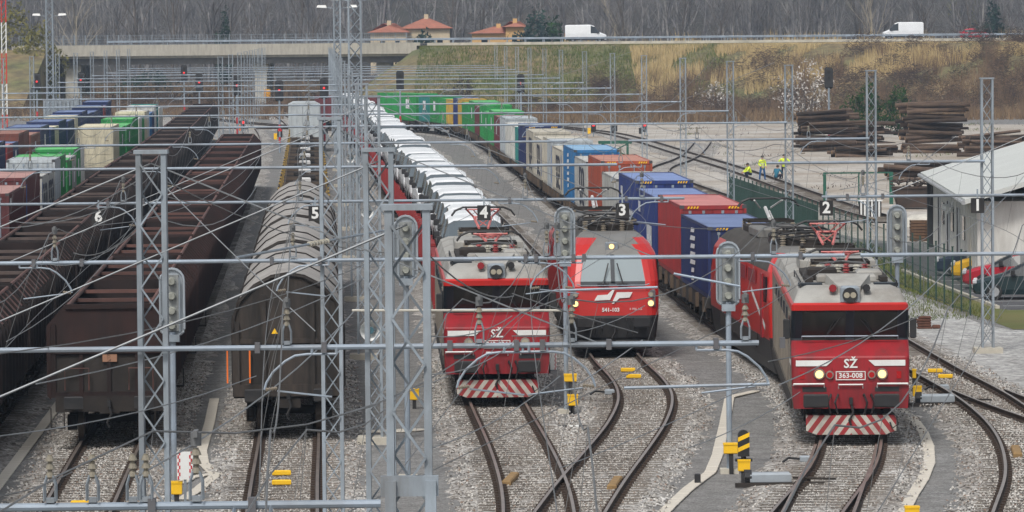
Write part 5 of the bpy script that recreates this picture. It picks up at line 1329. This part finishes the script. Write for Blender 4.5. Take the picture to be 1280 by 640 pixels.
# ---------------------------------------------------------------- log piles
bark=pm('log_bark',(.05,.034,.026),.95,0,.5,1.2,(.14,.095,.065),.6,rnd=.65); cutw=pm('cut_wood',(.30,.19,.11),.9,0,.25,4,rnd=.2)
def log_me(L):
    m=MB(); n=8; m.cyl((0,0,0),(L,0,0),.17,n,0,r2=.15,cap=False)
    for x,rr in ((-.004,.165),(L+.004,.145)): m.add([(x,rr*math.cos(2*math.pi*i/n),rr*math.sin(2*math.pi*i/n)) for i in range(n)],[tuple(range(n))],1)
    return m.mesh('log',[bark,cutw],recalc=False)
LM=[log_me(L) for L in (4.4,4.9,5.3)]
def logpile(label,x,y,W_,Hh,depth,rz=0):
    q=P(x,y); r=empty('log_pile',label,'log pile','stacked log piles',loc=(q.x,q.y,0),rz=rz); rg=random.Random(int(x))
    nl=int(Hh/.28); nd=int(depth/.34)
    for j in range(nl):
        for k in range(nd):
            if k>0 and j<nl-2 and k<nd-1: continue
            if j>nl-3 and rg.random()<.35: continue
            for sg in range(max(1,int(W_/4.9))):
                o=mobj('log',LM[rg.randrange(3)],r,(sg*4.9+rg.gauss(0,.4),k*.34+rg.uniform(-.08,.08)+(j%2)*.15,.17+j*.28)); o.scale=(1,rg.uniform(.75,1.25),rg.uniform(.75,1.2)); o.rotation_euler=(0,rg.gauss(0,.045),rg.gauss(0,.12))
logpile('large pile of stacked logs left of the evergreen bushes',1001,190,5.2,3.4,3,.05); logpile('log pile right behind the large left pile',1048,180,5.0,2.2,2,.0)
logpile('tallest log pile at the right behind the hall',1133,192,5.4,4.4,3,.03); logpile('low dark log pile between the two large ones',1040,197,4.4,1.0,2,.0)
logpile('dark log pile nearest the hall roof',1114,226,5.0,1.4,3,.02); logpile('long log pile at the right edge above the hall roof',1205,196,9.8,1.9,2,.0)
# brush heap, skip, crates
rusts=pm('rusty_skip_steel',(.045,.035,.03),.9,0,.3,1,(.11,.06,.04),.6)
q=P(1117,262); r=empty('waste_skip','dark rusty waste skip heaped with scrap left of the hall','skip',None,loc=(q.x,q.y,0)); MB().loft([[(.3,0,.1),(1.95,0,.1),(1.95,1.6,.1),(.3,1.6,.1)],[(0,-.1,1.3),(2.3,-.1,1.3),(2.3,1.8,1.3),(0,1.8,1.3)]]).obj('tub',rusts,r); MB().box(-.06,2.36,-.16,-.1,1.22,1.34).obj('rim',rusts,r)
h=MB(); rg=random.Random(5)
for k in range(40): x=rg.uniform(.1,2.2); y=rg.uniform(0,1.6); z=1.3+rg.uniform(0,.35); a_=rg.uniform(0,3); h.cyl((x,y,z),(x+.5*math.cos(a_),y+.3*math.sin(a_),z+rg.uniform(0,.2)),.05,4)
tag(h.obj('scrap_heap',rusts,r),kind='stuff')
q=P(1075,273); r=empty('slatted_crate','dark crate with pale vertical slats left of the skip','crate',None,loc=(q.x,q.y,0)); MB().box(0,1.2,0,.9,0,.95).obj('body',dark,r)
for k in range(6): MB().box(.02+k*.2,.12+k*.2,-.03,0,0,.95).obj('slat',whitep,r)
MB().box(-.05,1.25,-.05,.95,.95,1.0).obj('lid',whitep,r)
pal=pm('old_pallet_wood',(.13,.075,.045),.9,0,.3,3,DIRT,.5)
for i,x in enumerate((1139,1158)):
    q=P(x,302); r=empty('pallet_stack','stack of brown pallets by the hall corner, %s'%('left one' if i==0 else 'right one'),'pallets','pallet stacks by the hall',loc=(q.x,q.y,0))
    for k in range(7):
        pz=MB()
        for j in range(3): pz.box(0,.72,j*.45,j*.45+.1,k*.15,k*.15+.1)
        pz.box(0,.72,0,1.0,k*.15+.1,k*.15+.125); pz.obj('pallet',pal,r)
q=P(1130,284); r=empty('covered_heap','low heap under pale sheeting left of the pallets','heap',None,loc=(q.x,q.y,0)); h=MB(); h.loft([[(0,0,0),(2.2,0,0),(2.2,1.6,0),(0,1.6,0)],[(.15,.2,.45),(2.0,.15,.5),(2.05,1.4,.55),(.1,1.4,.4)],[(.5,.5,.62),(1.6,.5,.7),(1.6,1.1,.7),(.5,1.1,.6)]]); h.obj('sheeting',pm('pale_sheeting',(.5,.48,.43),.8,0,.15,2),r,True)
# green frame and trestle
gst=pm('green_steel',(.012,.10,.065),.6,0,.15,2,DIRT,.4)
q=P(1031,256); r=empty('green_gate_frame','tall green steel gate frame standing in the yard','frame',None,loc=(q.x,q.y,0))
for x,w_ in ((0,.09),(2.05,.04),(4.0,.11)): MB().box(x-w_,x+w_,-.08,.08,0,1.95).obj('post',gst,r)
MB().box(-.06,4.06,-.04,.04,1.86,1.95).obj('beam',gst,r)
q=P(752,197); r=empty('green_trestle','green steel trestle beside the pale containers','trestle',None,loc=(q.x,q.y,0))
for x in (.1,2.2):
    for y in (0,1.2): MB().box(x-.08,x+.08,y-.08,y+.08,0,1.25).obj('leg',gst,r)
MB().box(-.25,2.55,-.1,.1,1.15,1.38).obj('beam',gst,r); MB().box(-.25,2.55,1.1,1.3,1.15,1.38).obj('beam',gst,r); MB().cyl((.1,0,.1),(2.2,0,1.15),.06,6).obj('brace',gst,r); MB().cyl((2.2,0,.1),(.1,0,1.15),.06,6).obj('brace',gst,r); MB().box(0,2.3,-.05,.05,.05,.17).obj('foot_beam',gst,r)
q=P(768,176); r=empty('marker_board','square black board behind the green trestle','board',None,loc=(q.x,q.y,0)); MB().box(-.3,.3,0,.04,.9,1.5).obj('plate',black,r); MB().box(-.03,.03,.04,.08,0,.95).obj('post',galv,r)
# cabinets and red-white mast at the far left
q=PD(10,130,400); r=empty('equipment_cabin','small white equipment cabin at the far left','cabin',None,loc=(q.x,400,0)); MB().box(-.9,.9,0,2,0,2.6).obj('wall',whitep,r); MB().box(-1.0,1.0,-.1,2.1,2.6,2.75).obj('roof',concrete,r); MB().box(-.3,.4,-.04,0,0,2).obj('door',pm('grey_door',(.4,.41,.42),.6),r)
q=PD(5,60,470); r=empty('striped_radio_mast','slim red and white lattice radio mast at the left edge','mast',None,loc=(q.x,470,0)); rdm=pm('mast_red',(.5,.03,.02),.5)
for k in range(9):
    m_=rdm if k%2==0 else whitep
    for sx in (-1,1): MB().box(sx*.22-.05,sx*.22+.05,-.05,.05,k*3.0,k*3.0+3.0).obj('section',m_,r)
    for j in range(5): MB().cyl((-.22,0,k*3+j*.6),(.22,0,k*3+j*.6+.6),.03,4).obj('brace',m_,r)
q=PD(75,128,560); r=empty('substation_bank','grey louvred substation bank under the left bridge end','substation',None,loc=(q.x-2,560,0)); MB().box(0,4.2,.2,3,0,3.2).obj('case',pm('substation_grey',(.22,.24,.26),.7),r)
for k in range(9): MB().box(.1+k*.46,.3+k*.46,0,.2,.1,3.1).obj('louvre',galv,r)
# ---------------------------------------------------------------- workers
skin=pm('skin',(.45,.27,.19),.6); hair=pm('dark_hair',(.03,.022,.018),.7); hivis=pm('hivis_yellow',(.70,.85,.05),.6,0,.06,4); wblue=pm('work_blue',(.02,.09,.24),.8,0,.15,4); navyc=pm('navy_cloth',(.015,.02,.04),.8); boot=pm('boot_black',(.015,.014,.013),.7); teal_c=pm('teal_jacket',(.02,.13,.2),.8)
import bmesh
def person(label, loc, rz, pose, mats, zones):
    """one continuous skinned body; zones: list of (z_max, material index) by height, arms by radius"""
    r=empty('person',label,'person','railway workers in the yard',loc=loc,rz=rz)
    J=dict(pel=(0,0,.95),wai=(0,.0,1.1),che=(0,0,1.32),nek=(0,0,1.50),hea=(0,-.01,1.62),crn=(0,0,1.74),nos=(0,-.12,1.62),
           hpl=(-.1,0,.9),knl=(-.12,-.03,.5),anl=(-.12,.02,.09),tol=(-.14,-.19,.04),hpr=(.1,0,.9),knr=(.12,-.03,.5),anr=(.12,.02,.09),tor=(.14,-.19,.04),
           shl=(-.19,0,1.44),ell=(-.27,.03,1.15),wrl=(-.26,-.12,.92),shr=(.19,0,1.44),elr=(.27,.03,1.15),wrr=(.26,-.12,.92))
    J.update(pose)
    E=[('pel','wai'),('wai','che'),('che','nek'),('nek','hea'),('hea','crn'),('hea','nos'),('pel','hpl'),('hpl','knl'),('knl','anl'),('anl','tol'),('pel','hpr'),('hpr','knr'),('knr','anr'),('anr','tor'),('che','shl'),('shl','ell'),('ell','wrl'),('che','shr'),('shr','elr'),('elr','wrr')]
    Rr=dict(pel=.15,wai=.14,che=.17,nek=.06,hea=.10,crn=.07,nos=.025,hpl=.10,knl=.075,anl=.055,tol=.045,hpr=.10,knr=.075,anr=.055,tor=.045,shl=.075,ell=.055,wrl=.038,shr=.075,elr=.055,wrr=.038)
    for sd in ('l','r'):
        w_=Vector(J['wr'+sd]); f=(w_-Vector(J['el'+sd])).normalized(); side=f.cross(Vector((0,1,.2))).normalized()
        J['pa'+sd]=tuple(w_+f*.07); Rr['pa'+sd]=.035; E.append(('wr'+sd,'pa'+sd))
        for q in range(5):
            o=(q-2)*.018; ln=(.05,.09,.10,.09,.075)[q]; k='f%s%d'%(sd,q); base=w_+f*(.04 if q==0 else .09)
            J[k]=tuple(base+side*o*1.6+f*ln*.6+Vector((0,-.02,-.015))); Rr[k]=.009; E.append(('pa'+sd,k))
    keys=list(J); me=bpy.data.meshes.new('body'); me.from_pydata([J[k] for k in keys],[(keys.index(a),keys.index(b)) for a,b in E],[])
    o=bpy.data.objects.new('tmp',me); col.objects.link(o); sk=o.modifiers.new('s','SKIN'); sk.use_smooth_shade=True
    for i,k in enumerate(keys): me.skin_vertices[0].data[i].radius=(Rr[k],Rr[k]*(.75 if k in('che','wai','pel') else 1)); me.skin_vertices[0].data[i].use_root=(k=='pel')
    sb=o.modifiers.new('d','SUBSURF'); sb.levels=1; sb.render_levels=1
    dg=bpy.context.evaluated_depsgraph_get(); dg.update(); m2=bpy.data.meshes.new_from_object(o.evaluated_get(dg)); m2.name='body'
    bpy.data.objects.remove(o)
    m2.materials.clear()
    for mt in mats: m2.materials.append(mt)
    hands=[Vector(J['pal']),Vector(J['par'])]; head=Vector(J['hea']); pel=Vector(J['pel']); neck=Vector(J['nek'])
    legs=[(Vector(J['hp'+s]),Vector(J['kn'+s]),Vector(J['an'+s])) for s in 'lr']
    def dseg(p,a,b): t=max(0,min(1,(p-a).dot(b-a)/max(1e-6,(b-a).length_squared))); return (p-a.lerp(b,t)).length
    for f in m2.polygons:
        c=f.center; dl=min(min(dseg(c,a,b),dseg(c,b,d_)) for a,b,d_ in legs); da=min(dseg(c,Vector(J['sh'+s]),Vector(J['el'+s])) for s in 'lr'); dt=min(dseg(c,pel,Vector(J['che'])),da,min(dseg(c,Vector(J['el'+s]),Vector(J['wr'+s])) for s in 'lr'))
        if min((c-h_).length for h_ in hands)<.13: k=0
        elif (c-head).length<.17: k=0
        elif min((c-Vector(J['to'+s])).length for s in 'lr')<.17: k=3
        elif dl<dt-.02: k=2
        else: k=1
        f.material_index=k
    mobj('body',m2,r)
    hd=MB()
    for (a0,a1) in ((0,1),): 
        rings=[]
        for i in range(5):
            t=i/4*1.5; rr=.125*math.cos(t*.98); rings.append([(head.x+rr*math.cos(u*math.pi/5),head.y+.015+rr*math.sin(u*math.pi/5),head.z+.035+.125*math.sin(t)) for u in range(10)])
        hd.loft(rings)
    hd.obj('hair',hair,r,'full')
    band=pm('reflective_band',(.6,.62,.62),.4)
    if zones:
        bd=MB(); 
        for z in zones:
            bd.loft([[(.19*math.cos(u*math.pi/6),.155*math.sin(u*math.pi/6),zz) for u in range(12)] for zz in (z,z+.05)],cap=False)
        bd.obj('reflective_band',band,r)
    return r
q=P(953,226); person('worker in yellow jacket and blue trousers standing with legs apart on the siding',(q.x,q.y,0),.4,dict(anl=(-.2,.05,.09),knl=(-.17,0,.5),tol=(-.25,-.16,.04),anr=(.2,-.02,.09),knr=(.16,-.03,.5),tor=(.24,-.22,.04),wrl=(-.16,-.25,1.0),wrr=(.18,-.24,.98)),[skin,hivis,wblue,boot],[1.02,1.16])
q=P(980,224); person('worker in yellow jacket and dark trousers standing with elbows out',(q.x,q.y,0),-.3,dict(ell=(-.42,.05,1.22),wrl=(-.22,-.12,1.1),elr=(.44,.05,1.25),wrr=(.2,-.14,1.15)),[skin,hivis,navyc,boot],[1.05])
cr=dict(pel=(0,.1,.38),wai=(0,.06,.52),che=(0,-.06,.74),nek=(0,-.12,.9),hea=(0,-.16,1.0),crn=(0,-.15,1.11),nos=(0,-.28,.99),hpl=(-.1,.08,.36),knl=(-.18,-.3,.5),anl=(-.15,-.12,.09),tol=(-.16,-.32,.04),hpr=(.1,.08,.36),knr=(.18,-.3,.5),anr=(.15,-.12,.09),tor=(.16,-.32,.04),shl=(-.19,-.08,.84),ell=(-.27,-.28,.6),wrl=(-.14,-.48,.5),shr=(.19,-.08,.84),elr=(.27,-.28,.6),wrr=(.14,-.48,.5))
q=P(937,224); person('worker in yellow vest crouching at the left of the group',(q.x,q.y,0),-1.3,cr,[skin,hivis,navyc,boot],[])
q=P(971,227); person('worker in teal jacket crouching behind the standing pair',(q.x,q.y,0),2.6,cr,[skin,teal_c,navyc,boot],[])
# ================================================================ vegetation
import numpy as np
def bulk(name, verts, faces, mt, label, cat):
    me=bpy.data.meshes.new(name); v=np.asarray(verts,dtype=np.float32); f=np.asarray(faces,dtype=np.int32); k=f.shape[1]
    me.vertices.add(len(v)); me.vertices.foreach_set('co',v.ravel()); me.loops.add(f.size); me.loops.foreach_set('vertex_index',f.ravel())
    me.polygons.add(len(f)); me.polygons.foreach_set('loop_start',np.arange(0,f.size,k,dtype=np.int32)); me.polygons.foreach_set('loop_total',np.full(len(f),k,dtype=np.int32))
    me.materials.append(mt); me.update(calc_edges=True); me.validate(); o=mobj(name,me)
    if label: tag(o,label,cat,None,'stuff')
    return o
def blades(n, xr, yr, hr, wd, zf, seed, lean=.25, clump=None):
    rg=np.random.RandomState(seed); x=rg.uniform(*xr,n); y=rg.uniform(*yr,n)
    if clump:
        keep=(np.sin(x*.37+seed)+np.sin(y*.23+x*.11)+np.sin(x*.9-y*.31))>clump; x=x[keep]; y=y[keep]; n=len(x)
    z=np.array([zf(a,b) for a,b in zip(x,y)]); h=rg.uniform(*hr,n); h=np.minimum(h,np.maximum(.12,8.9-z)) if zf is emb_h else h; a=rg.uniform(0,np.pi,n); dx=np.cos(a)*wd/2; dy=np.sin(a)*wd/2; lx=rg.normal(0,lean,n)*h; ly=rg.normal(0,lean,n)*h
    V=np.stack([np.stack([x-dx,y-dy,z],1),np.stack([x+dx,y+dy,z],1),np.stack([x+lx+dx*.4,y+ly,z+h],1)],1).reshape(-1,3)
    F=np.arange(len(V)).reshape(-1,3); return V,F
def vmat(name, cols, scale=.3):
    m,nt,b=nmat(name); pos=N(nt,'ShaderNodeNewGeometry').outputs['Position']
    cc=ramp(nt,noise(nt,pos,scale,6,.75),[(.30+.4*i/(len(cols)-1),c) for i,c in enumerate(cols)])
    nt.links.new(cc,b.inputs['Base Color']); b.inputs['Roughness'].default_value=.9; b.inputs['Specular IOR Level'].default_value=.1; return m
m_reed=vmat('dry_reed',[(.20,.14,.07),(.40,.30,.15),(.54,.42,.22),(.36,.25,.12)],.25)
m_reed2=vmat('red_brown_grass',[(.10,.065,.04),(.20,.135,.08),(.32,.235,.14)],.3)
m_bram=vmat('bramble_twigs',[(.030,.022,.020),(.065,.045,.038),(.10,.075,.055)],.3)
m_gr=vmat('tussock_green',[(.05,.07,.02),(.10,.13,.03),(.16,.14,.05)],.2)
V,F=blades(40000,(17,82),(632,682),(1.0,2.0),.11,emb_h,1,.12,-.4); bulk('reed_bed',V,F,m_reed,'tan dry reeds covering the right embankment','reeds')
V,F=blades(26000,(-13,30),(610,690),(.3,.8),.10,emb_h,2,.3); bulk('bank_grass',V,F,m_gr,'green and straw grass on the bank beside the bridge','grass')
V,F=blades(22000,(2,80),(556,625),(.6,1.7),.10,emb_h,3,.3); bulk('dry_grass',V,F,m_reed2,'reddish brown dry grass at the foot of the embankment','grass')
V,F=blades(16000,(-75,-14),(720,760),(1.5,4.0),.16,lambda x,y:0,4,.3); bulk('scrub',V,F,m_reed2,'brown scrub seen under the bridge','scrub')
V,F=blades(9000,(-70,-20),(600,692),(.5,1.6),.12,lambda x,y:0,14,.3,.6); bulk('scrub',V,F,m_reed2,'patchy brown scrub before the bridge','scrub')
V,F=blades(14000,(8,110),(719,745),(1.5,3.0),.16,lambda x,y:lerp(8.6,2,(y-718)/30),5,.15,-.2); bulk('reed_bed',V,F,m_reed,'tan reeds and grass behind the motorway','reeds')
V,F=blades(5000,(14.2,17.6),(172,236),(.05,.22),.03,lambda x,y:.012,6,.4); bulk('grass_tufts',V,F,m_gr,'short grass along the green fence','grass')
V,F=blades(12000,(18,60),(370,540),(.05,.35),.06,lambda x,y:.006,8,.5,1.55); bulk('yard_weeds',V,F,m_gr,'patches of weeds in the loading yard','weeds')
V,F=blades(9000,(12,60),(300,540),(.05,.3),.07,lambda x,y:.006,19,.6,1.7); bulk('bark_litter',V,F,m_bram,'dark bark litter scattered over the loading yard','bark litter')
def twigs(n, cx, cy, z0, R, H, rg):
    t=rg.uniform(0,2*np.pi,n); rr=R*np.sqrt(rg.uniform(0,1,n)); x=cx+rr*np.cos(t); y=cy+rr*np.sin(t)*.7; z=z0+rg.uniform(0,H,n)*np.sqrt(np.maximum(.05,1-(rr/R)**2))
    a=rg.uniform(0,2*np.pi,n); l=rg.uniform(.4,1.3,n); dz=rg.uniform(-.2,.9,n)*l; ex=np.cos(a)*l; ey=np.sin(a)*l*.6; w=.035
    return np.stack([np.stack([x,y,z-w],1),np.stack([x,y,z+w],1),np.stack([x+ex,y+ey,z+dz],1)],1).reshape(-1,3)
rg=np.random.RandomState(11); VV=[]
for k in range(240):
    x=rg.uniform(10,80); y=rg.uniform(575,655); VV.append(twigs(170,x,y,emb_h(x,y),rg.uniform(1.5,3.2),rg.uniform(1.4,3.4),rg))
for k in range(60):
    x=rg.uniform(-14,10); y=rg.uniform(590,640); VV.append(twigs(120,x,y,emb_h(x,y),rg.uniform(1,2.4),rg.uniform(.8,2.0),rg))
for k in range(90):
    x=rg.uniform(-72,-16); y=rg.uniform(640,740); VV.append(twigs(150,x,y,0,rg.uniform(1.5,3.2),rg.uniform(1.2,3.0),rg))
V=np.concatenate(VV); bulk('bramble_thicket',V,np.arange(len(V)).reshape(-1,3),m_bram,'dark bare bramble thickets below the motorway','brambles')
rg=np.random.RandomState(17); VV=[]
def wands(n,cx,cy,z0,R,H,rg):
    x=cx+rg.normal(0,R*.35,n); y=cy+rg.normal(0,R*.35,n); h=H*rg.uniform(.5,1,n); tx=(x-cx)*.9+rg.normal(0,.25,n); ty=rg.normal(0,.3,n); w=.03; zz=z0+np.zeros(n)
    return np.stack([np.stack([x-w,y,zz],1),np.stack([x+w,y,zz],1),np.stack([x+tx,y+ty,zz+h],1)],1).reshape(-1,3)
for k in range(170):
    x=rg.uniform(8,84); y=rg.uniform(560,650); VV.append(wands(60,x,y,emb_h(x,y),rg.uniform(1,2.5),min(rg.uniform(2,4.6),max(.5,9.6-emb_h(x,y))),rg))
for k in range(60):
    x=rg.uniform(-75,-24); y=rg.uniform(600,690); VV.append(wands(50,x,y,0,rg.uniform(1,2.5),rg.uniform(1.5,4),rg))
V=np.concatenate(VV); bulk('bare_brush',V,np.arange(len(V)).reshape(-1,3),vmat('brush_wands',[(.07,.045,.03),(.15,.10,.065),(.24,.17,.11)],.3),'tall bare brown brush at the foot of the embankment','brush')
# ---------------------------------------------------------------- leafy bushes, blossom
def leafball(n,R,H,rg,size=.16):
    u=rg.normal(size=(n,3)); u/=np.linalg.norm(u,axis=1)[:,None]; r=rg.uniform(.35,1,n)**.5; lump=1+.22*np.sin(u[:,0]*5+1)+.2*np.sin(u[:,1]*4+u[:,2]*6)
    c=np.stack([u[:,0]*R*r*lump,u[:,1]*R*r*lump,H*.5+u[:,2]*H*.5*r*lump],1); d=rg.normal(size=(n,2,3))*size
    return np.stack([c,c+d[:,0],c+d[:,1]],1).reshape(-1,3)
m_ever=vmat('evergreen_leaf',[(.008,.022,.010),(.020,.055,.016),(.05,.09,.02)],1.2); m_blos=vmat('white_blossom',[(.25,.22,.20),(.5,.47,.44),(.62,.6,.58)],1.5); m_bark=pm('grey_bark',(.10,.085,.075),.9,0,.3,1.5); m_pale=pm('pale_bark',(.33,.29,.23),.9,0,.2,1.5)
def bush(label,x,y,D,R,H,mt,z0=None,n=1600,size=.16,stem=True,cat='bush',name='evergreen_bush'):
    p=PD(x,y,D); z0=emb_h(p.x,D) if z0 is None else z0; r=empty(name,label,cat,None,loc=(p.x,D,z0-.1)); rg=np.random.RandomState(int(x)); V=leafball(n,R,H,rg,size)
    o=bulk('foliage',V,np.arange(len(V)).reshape(-1,3),mt,None,None); o.parent=r
    if stem:
        s=MB()
        for k in range(7): a=k*.9; s.cyl((0,0,0),(R*.6*math.cos(a),R*.5*math.sin(a),H*.75),.07,5,r2=.02)
        s.obj('stem',m_bark,r)
bush('dark evergreen bush left between the log piles',1082,122,470,2.0,5.2,m_ever); bush('mid green evergreen bush right between the log piles',1122,120,480,2.1,4.7,m_ever)
bush('white blossoming shrub left of the log piles',1008,95,560,3.6,7.0,m_blos,n=900,size=.14,name='blossoming_shrub'); bush('small white blossoming shrub above the far portal',893,97,600,2.0,4.6,m_blos,n=420,size=.13,name='blossoming_shrub')
# ---------------------------------------------------------------- bare trees
def bare(seed,H,spread=.5,levels=4,n3=3):
    rg=random.Random(seed); tr=MB(); tw=MB()
    def grow(p,d,l,r,lv):
        segs=3 if lv==0 else 2; q=p
        for s in range(segs):
            dd=(d+Vector((rg.uniform(-1,1),rg.uniform(-1,1),rg.uniform(-.3,.6)))*(.08 if lv==0 else .2)).normalized(); e=q+dd*(l/segs); r2=r*(.82 if lv==0 else .7)
            (tr if lv<1 else tw).cyl(tuple(q),tuple(e),r,5 if lv==0 else (4 if lv==1 else 3),r2=r2,cap=False)
            if lv<levels:
                nb=(2 if lv==0 and s<1 else 4) if lv==0 else n3
                for b in range(nb):
                    a=rg.uniform(0,2*math.pi); t=rg.uniform(.2,1); sp=spread*rg.uniform(.7,1.3)
                    nd=(dd*(1-sp*.4)+Vector((math.cos(a),math.sin(a),rg.uniform(.1,.7)))*sp).normalized(); grow(q.lerp(e,t),nd,l*rg.uniform(.38,.6),max(.008,r2*rg.uniform(.4,.6)),lv+1)
            q=e; r=r2; d=dd
    grow(Vector((0,0,0)),Vector((0,0,1)),H*.72,H*.0125,0); return tr,tw
PROT=[bare(s,H,sp,3,3) for s,H,sp in ((1,20,.5),(2,22,.45),(3,18,.6),(4,24,.4),(5,19,.55),(6,21,.5))]
def np_mesh(mb):
    v=np.array(mb.v,dtype=np.float32); f=np.array([q for q in mb.f if len(q)==4],dtype=np.int32); return v,f
PN=[(np_mesh(a),np_mesh(b)) for a,b in PROT]
def hill_z(x,y):
    z=lerp(0,60,(y-745)/490)*(.75+.25*math.sin(x*.02+1)); return max(0,z*.9-.5)
rg=random.Random(21); TV=[];TF=[];o1=0
for k in range(620):
    y=760+360*rg.random()**1.5; x=rg.uniform(-.118,.118)*y
    if -28<x<8 and y<800: continue
    (tv,tf),(wv,wf)=PN[rg.randrange(6)]; a=rg.uniform(0,6.28); sc=rg.uniform(.75,1.15); M_=np.array([[math.cos(a),-math.sin(a),0],[math.sin(a),math.cos(a),0],[0,0,1]])*sc
    off=np.array([x,y,hill_z(x,y)-.3])
    for v,f in ((tv,tf),(wv,wf)): TV.append(v@M_.T+off); TF.append(f+o1); o1+=len(v)
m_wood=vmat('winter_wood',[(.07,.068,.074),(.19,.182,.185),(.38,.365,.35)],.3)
bulk('woodland',np.concatenate(TV),np.concatenate(TF),m_wood,'hazy mass of bare winter woodland on the hillside','woodland')
# undergrowth of the wood
VV=[]; r2=np.random.RandomState(31)
for k in range(420):
    y=755+r2.uniform(0,260); x=r2.uniform(-.115,.115)*y; VV.append(twigs(110,x,y,hill_z(x,y),r2.uniform(1.5,4),r2.uniform(1.5,5),r2))
V=np.concatenate(VV); bulk('undergrowth',V,np.arange(len(V)).reshape(-1,3),m_wood,'brown-grey undergrowth at the foot of the wood','undergrowth')
# single trees that stand out
def tree(label,x,D,z0,pi,sc,bm,rz=0,wm=None,name='bare_tree'):
    p=PD(x,40,D); r=empty(name,label,'tree','bare trees before the wood',loc=(p.x,D,z0),rz=rz); r.scale=(sc,sc,sc)
    k=('t',pi,bm.name)
    if k not in cache: cache[k]=(PROT[pi][0].mesh('trunk',bm,recalc=False),PROT[pi][1].mesh('crown',wm or bm,recalc=False))
    mobj('trunk',cache[k][0],r); mobj('crown',cache[k][1],r)
tree('pale-limbed bare tree left of the bridge railing',97,735,1.5,2,.95,m_pale); 
for i,(x,D,pi,sc) in enumerate(((150,745,0,.8),(175,760,1,1.0),(212,750,3,.9),(268,765,1,1.0),(285,752,0,.85),(330,756,4,.9),(370,770,3,1.0),(396,748,5,.8),(560,800,0,.9),(600,830,1,.9),(668,790,2,.8),(700,765,5,.7),(765,750,0,.8),(786,745,3,.75),(845,770,1,.8),(905,760,4,.8),(960,750,2,.8),(1070,755,0,.8),(1097,748,3,.8),(1150,760,5,.8),(1215,752,1,.75),(1255,765,4,.8))):
    tree('bare tree behind the motorway, %s from the left of those standing forward'%ordw(i),x,D,hill_z(PD(x,40,D).x,D)+.2,pi,sc,m_pale if i in(12,18) else m_bark,rz=i*1.3)
m_ivy=vmat('ivy_leaf',[(.012,.022,.018),(.022,.042,.026),(.05,.07,.035)],.8); m_will=vmat('willow_green',[(.09,.08,.025),(.15,.14,.035),(.20,.17,.06)],.6); m_conif=vmat('conifer_blue_green',[(.010,.022,.022),(.02,.045,.035),(.035,.065,.04)],.6)
for i,(x,y,D,R,H,mt,nm,lab) in enumerate(((15,60,700,5,15,m_will,'willow','yellow-green willow at the left edge'),(45,60,690,4.5,12,m_will,'willow','second yellow-green willow beside the tower'),(281,60,744,1.4,14,m_ivy,'ivy_clad_trunk','dark ivy-clad trunk above the bridge centre'),
    (528,60,776,3.6,8.0,m_conif,'dark_shrub','dark hedge before the cream house'),(668,60,760,4,12.5,m_conif,'conifer','dark blue-green conifer behind the white van'),(690,60,762,3.5,11,m_ever,'conifer','green conifer right of the ochre house'),(1240,60,764,2.6,13,m_conif,'conifer','dark conifer at the right edge'),(1208,60,860,4,18,m_will,'willow','yellow-green tree high on the right hillside'))):
    X=PD(x,40,D).x; bush(lab,x,y,D,R,H,mt,z0=hill_z(X,D),n=2600,size=.3 if R>2 else .2,cat='tree',name=nm)
bush('dark green brush under the left bridge end',185,100,735,6,5,m_ivy,z0=0,n=1800,size=.25,name='dark_shrub')
bush('low green bush on the verge left of the parking lot',580,92,640,1.6,3.4,m_bram,n=900,size=.12,name='bare_shrub')
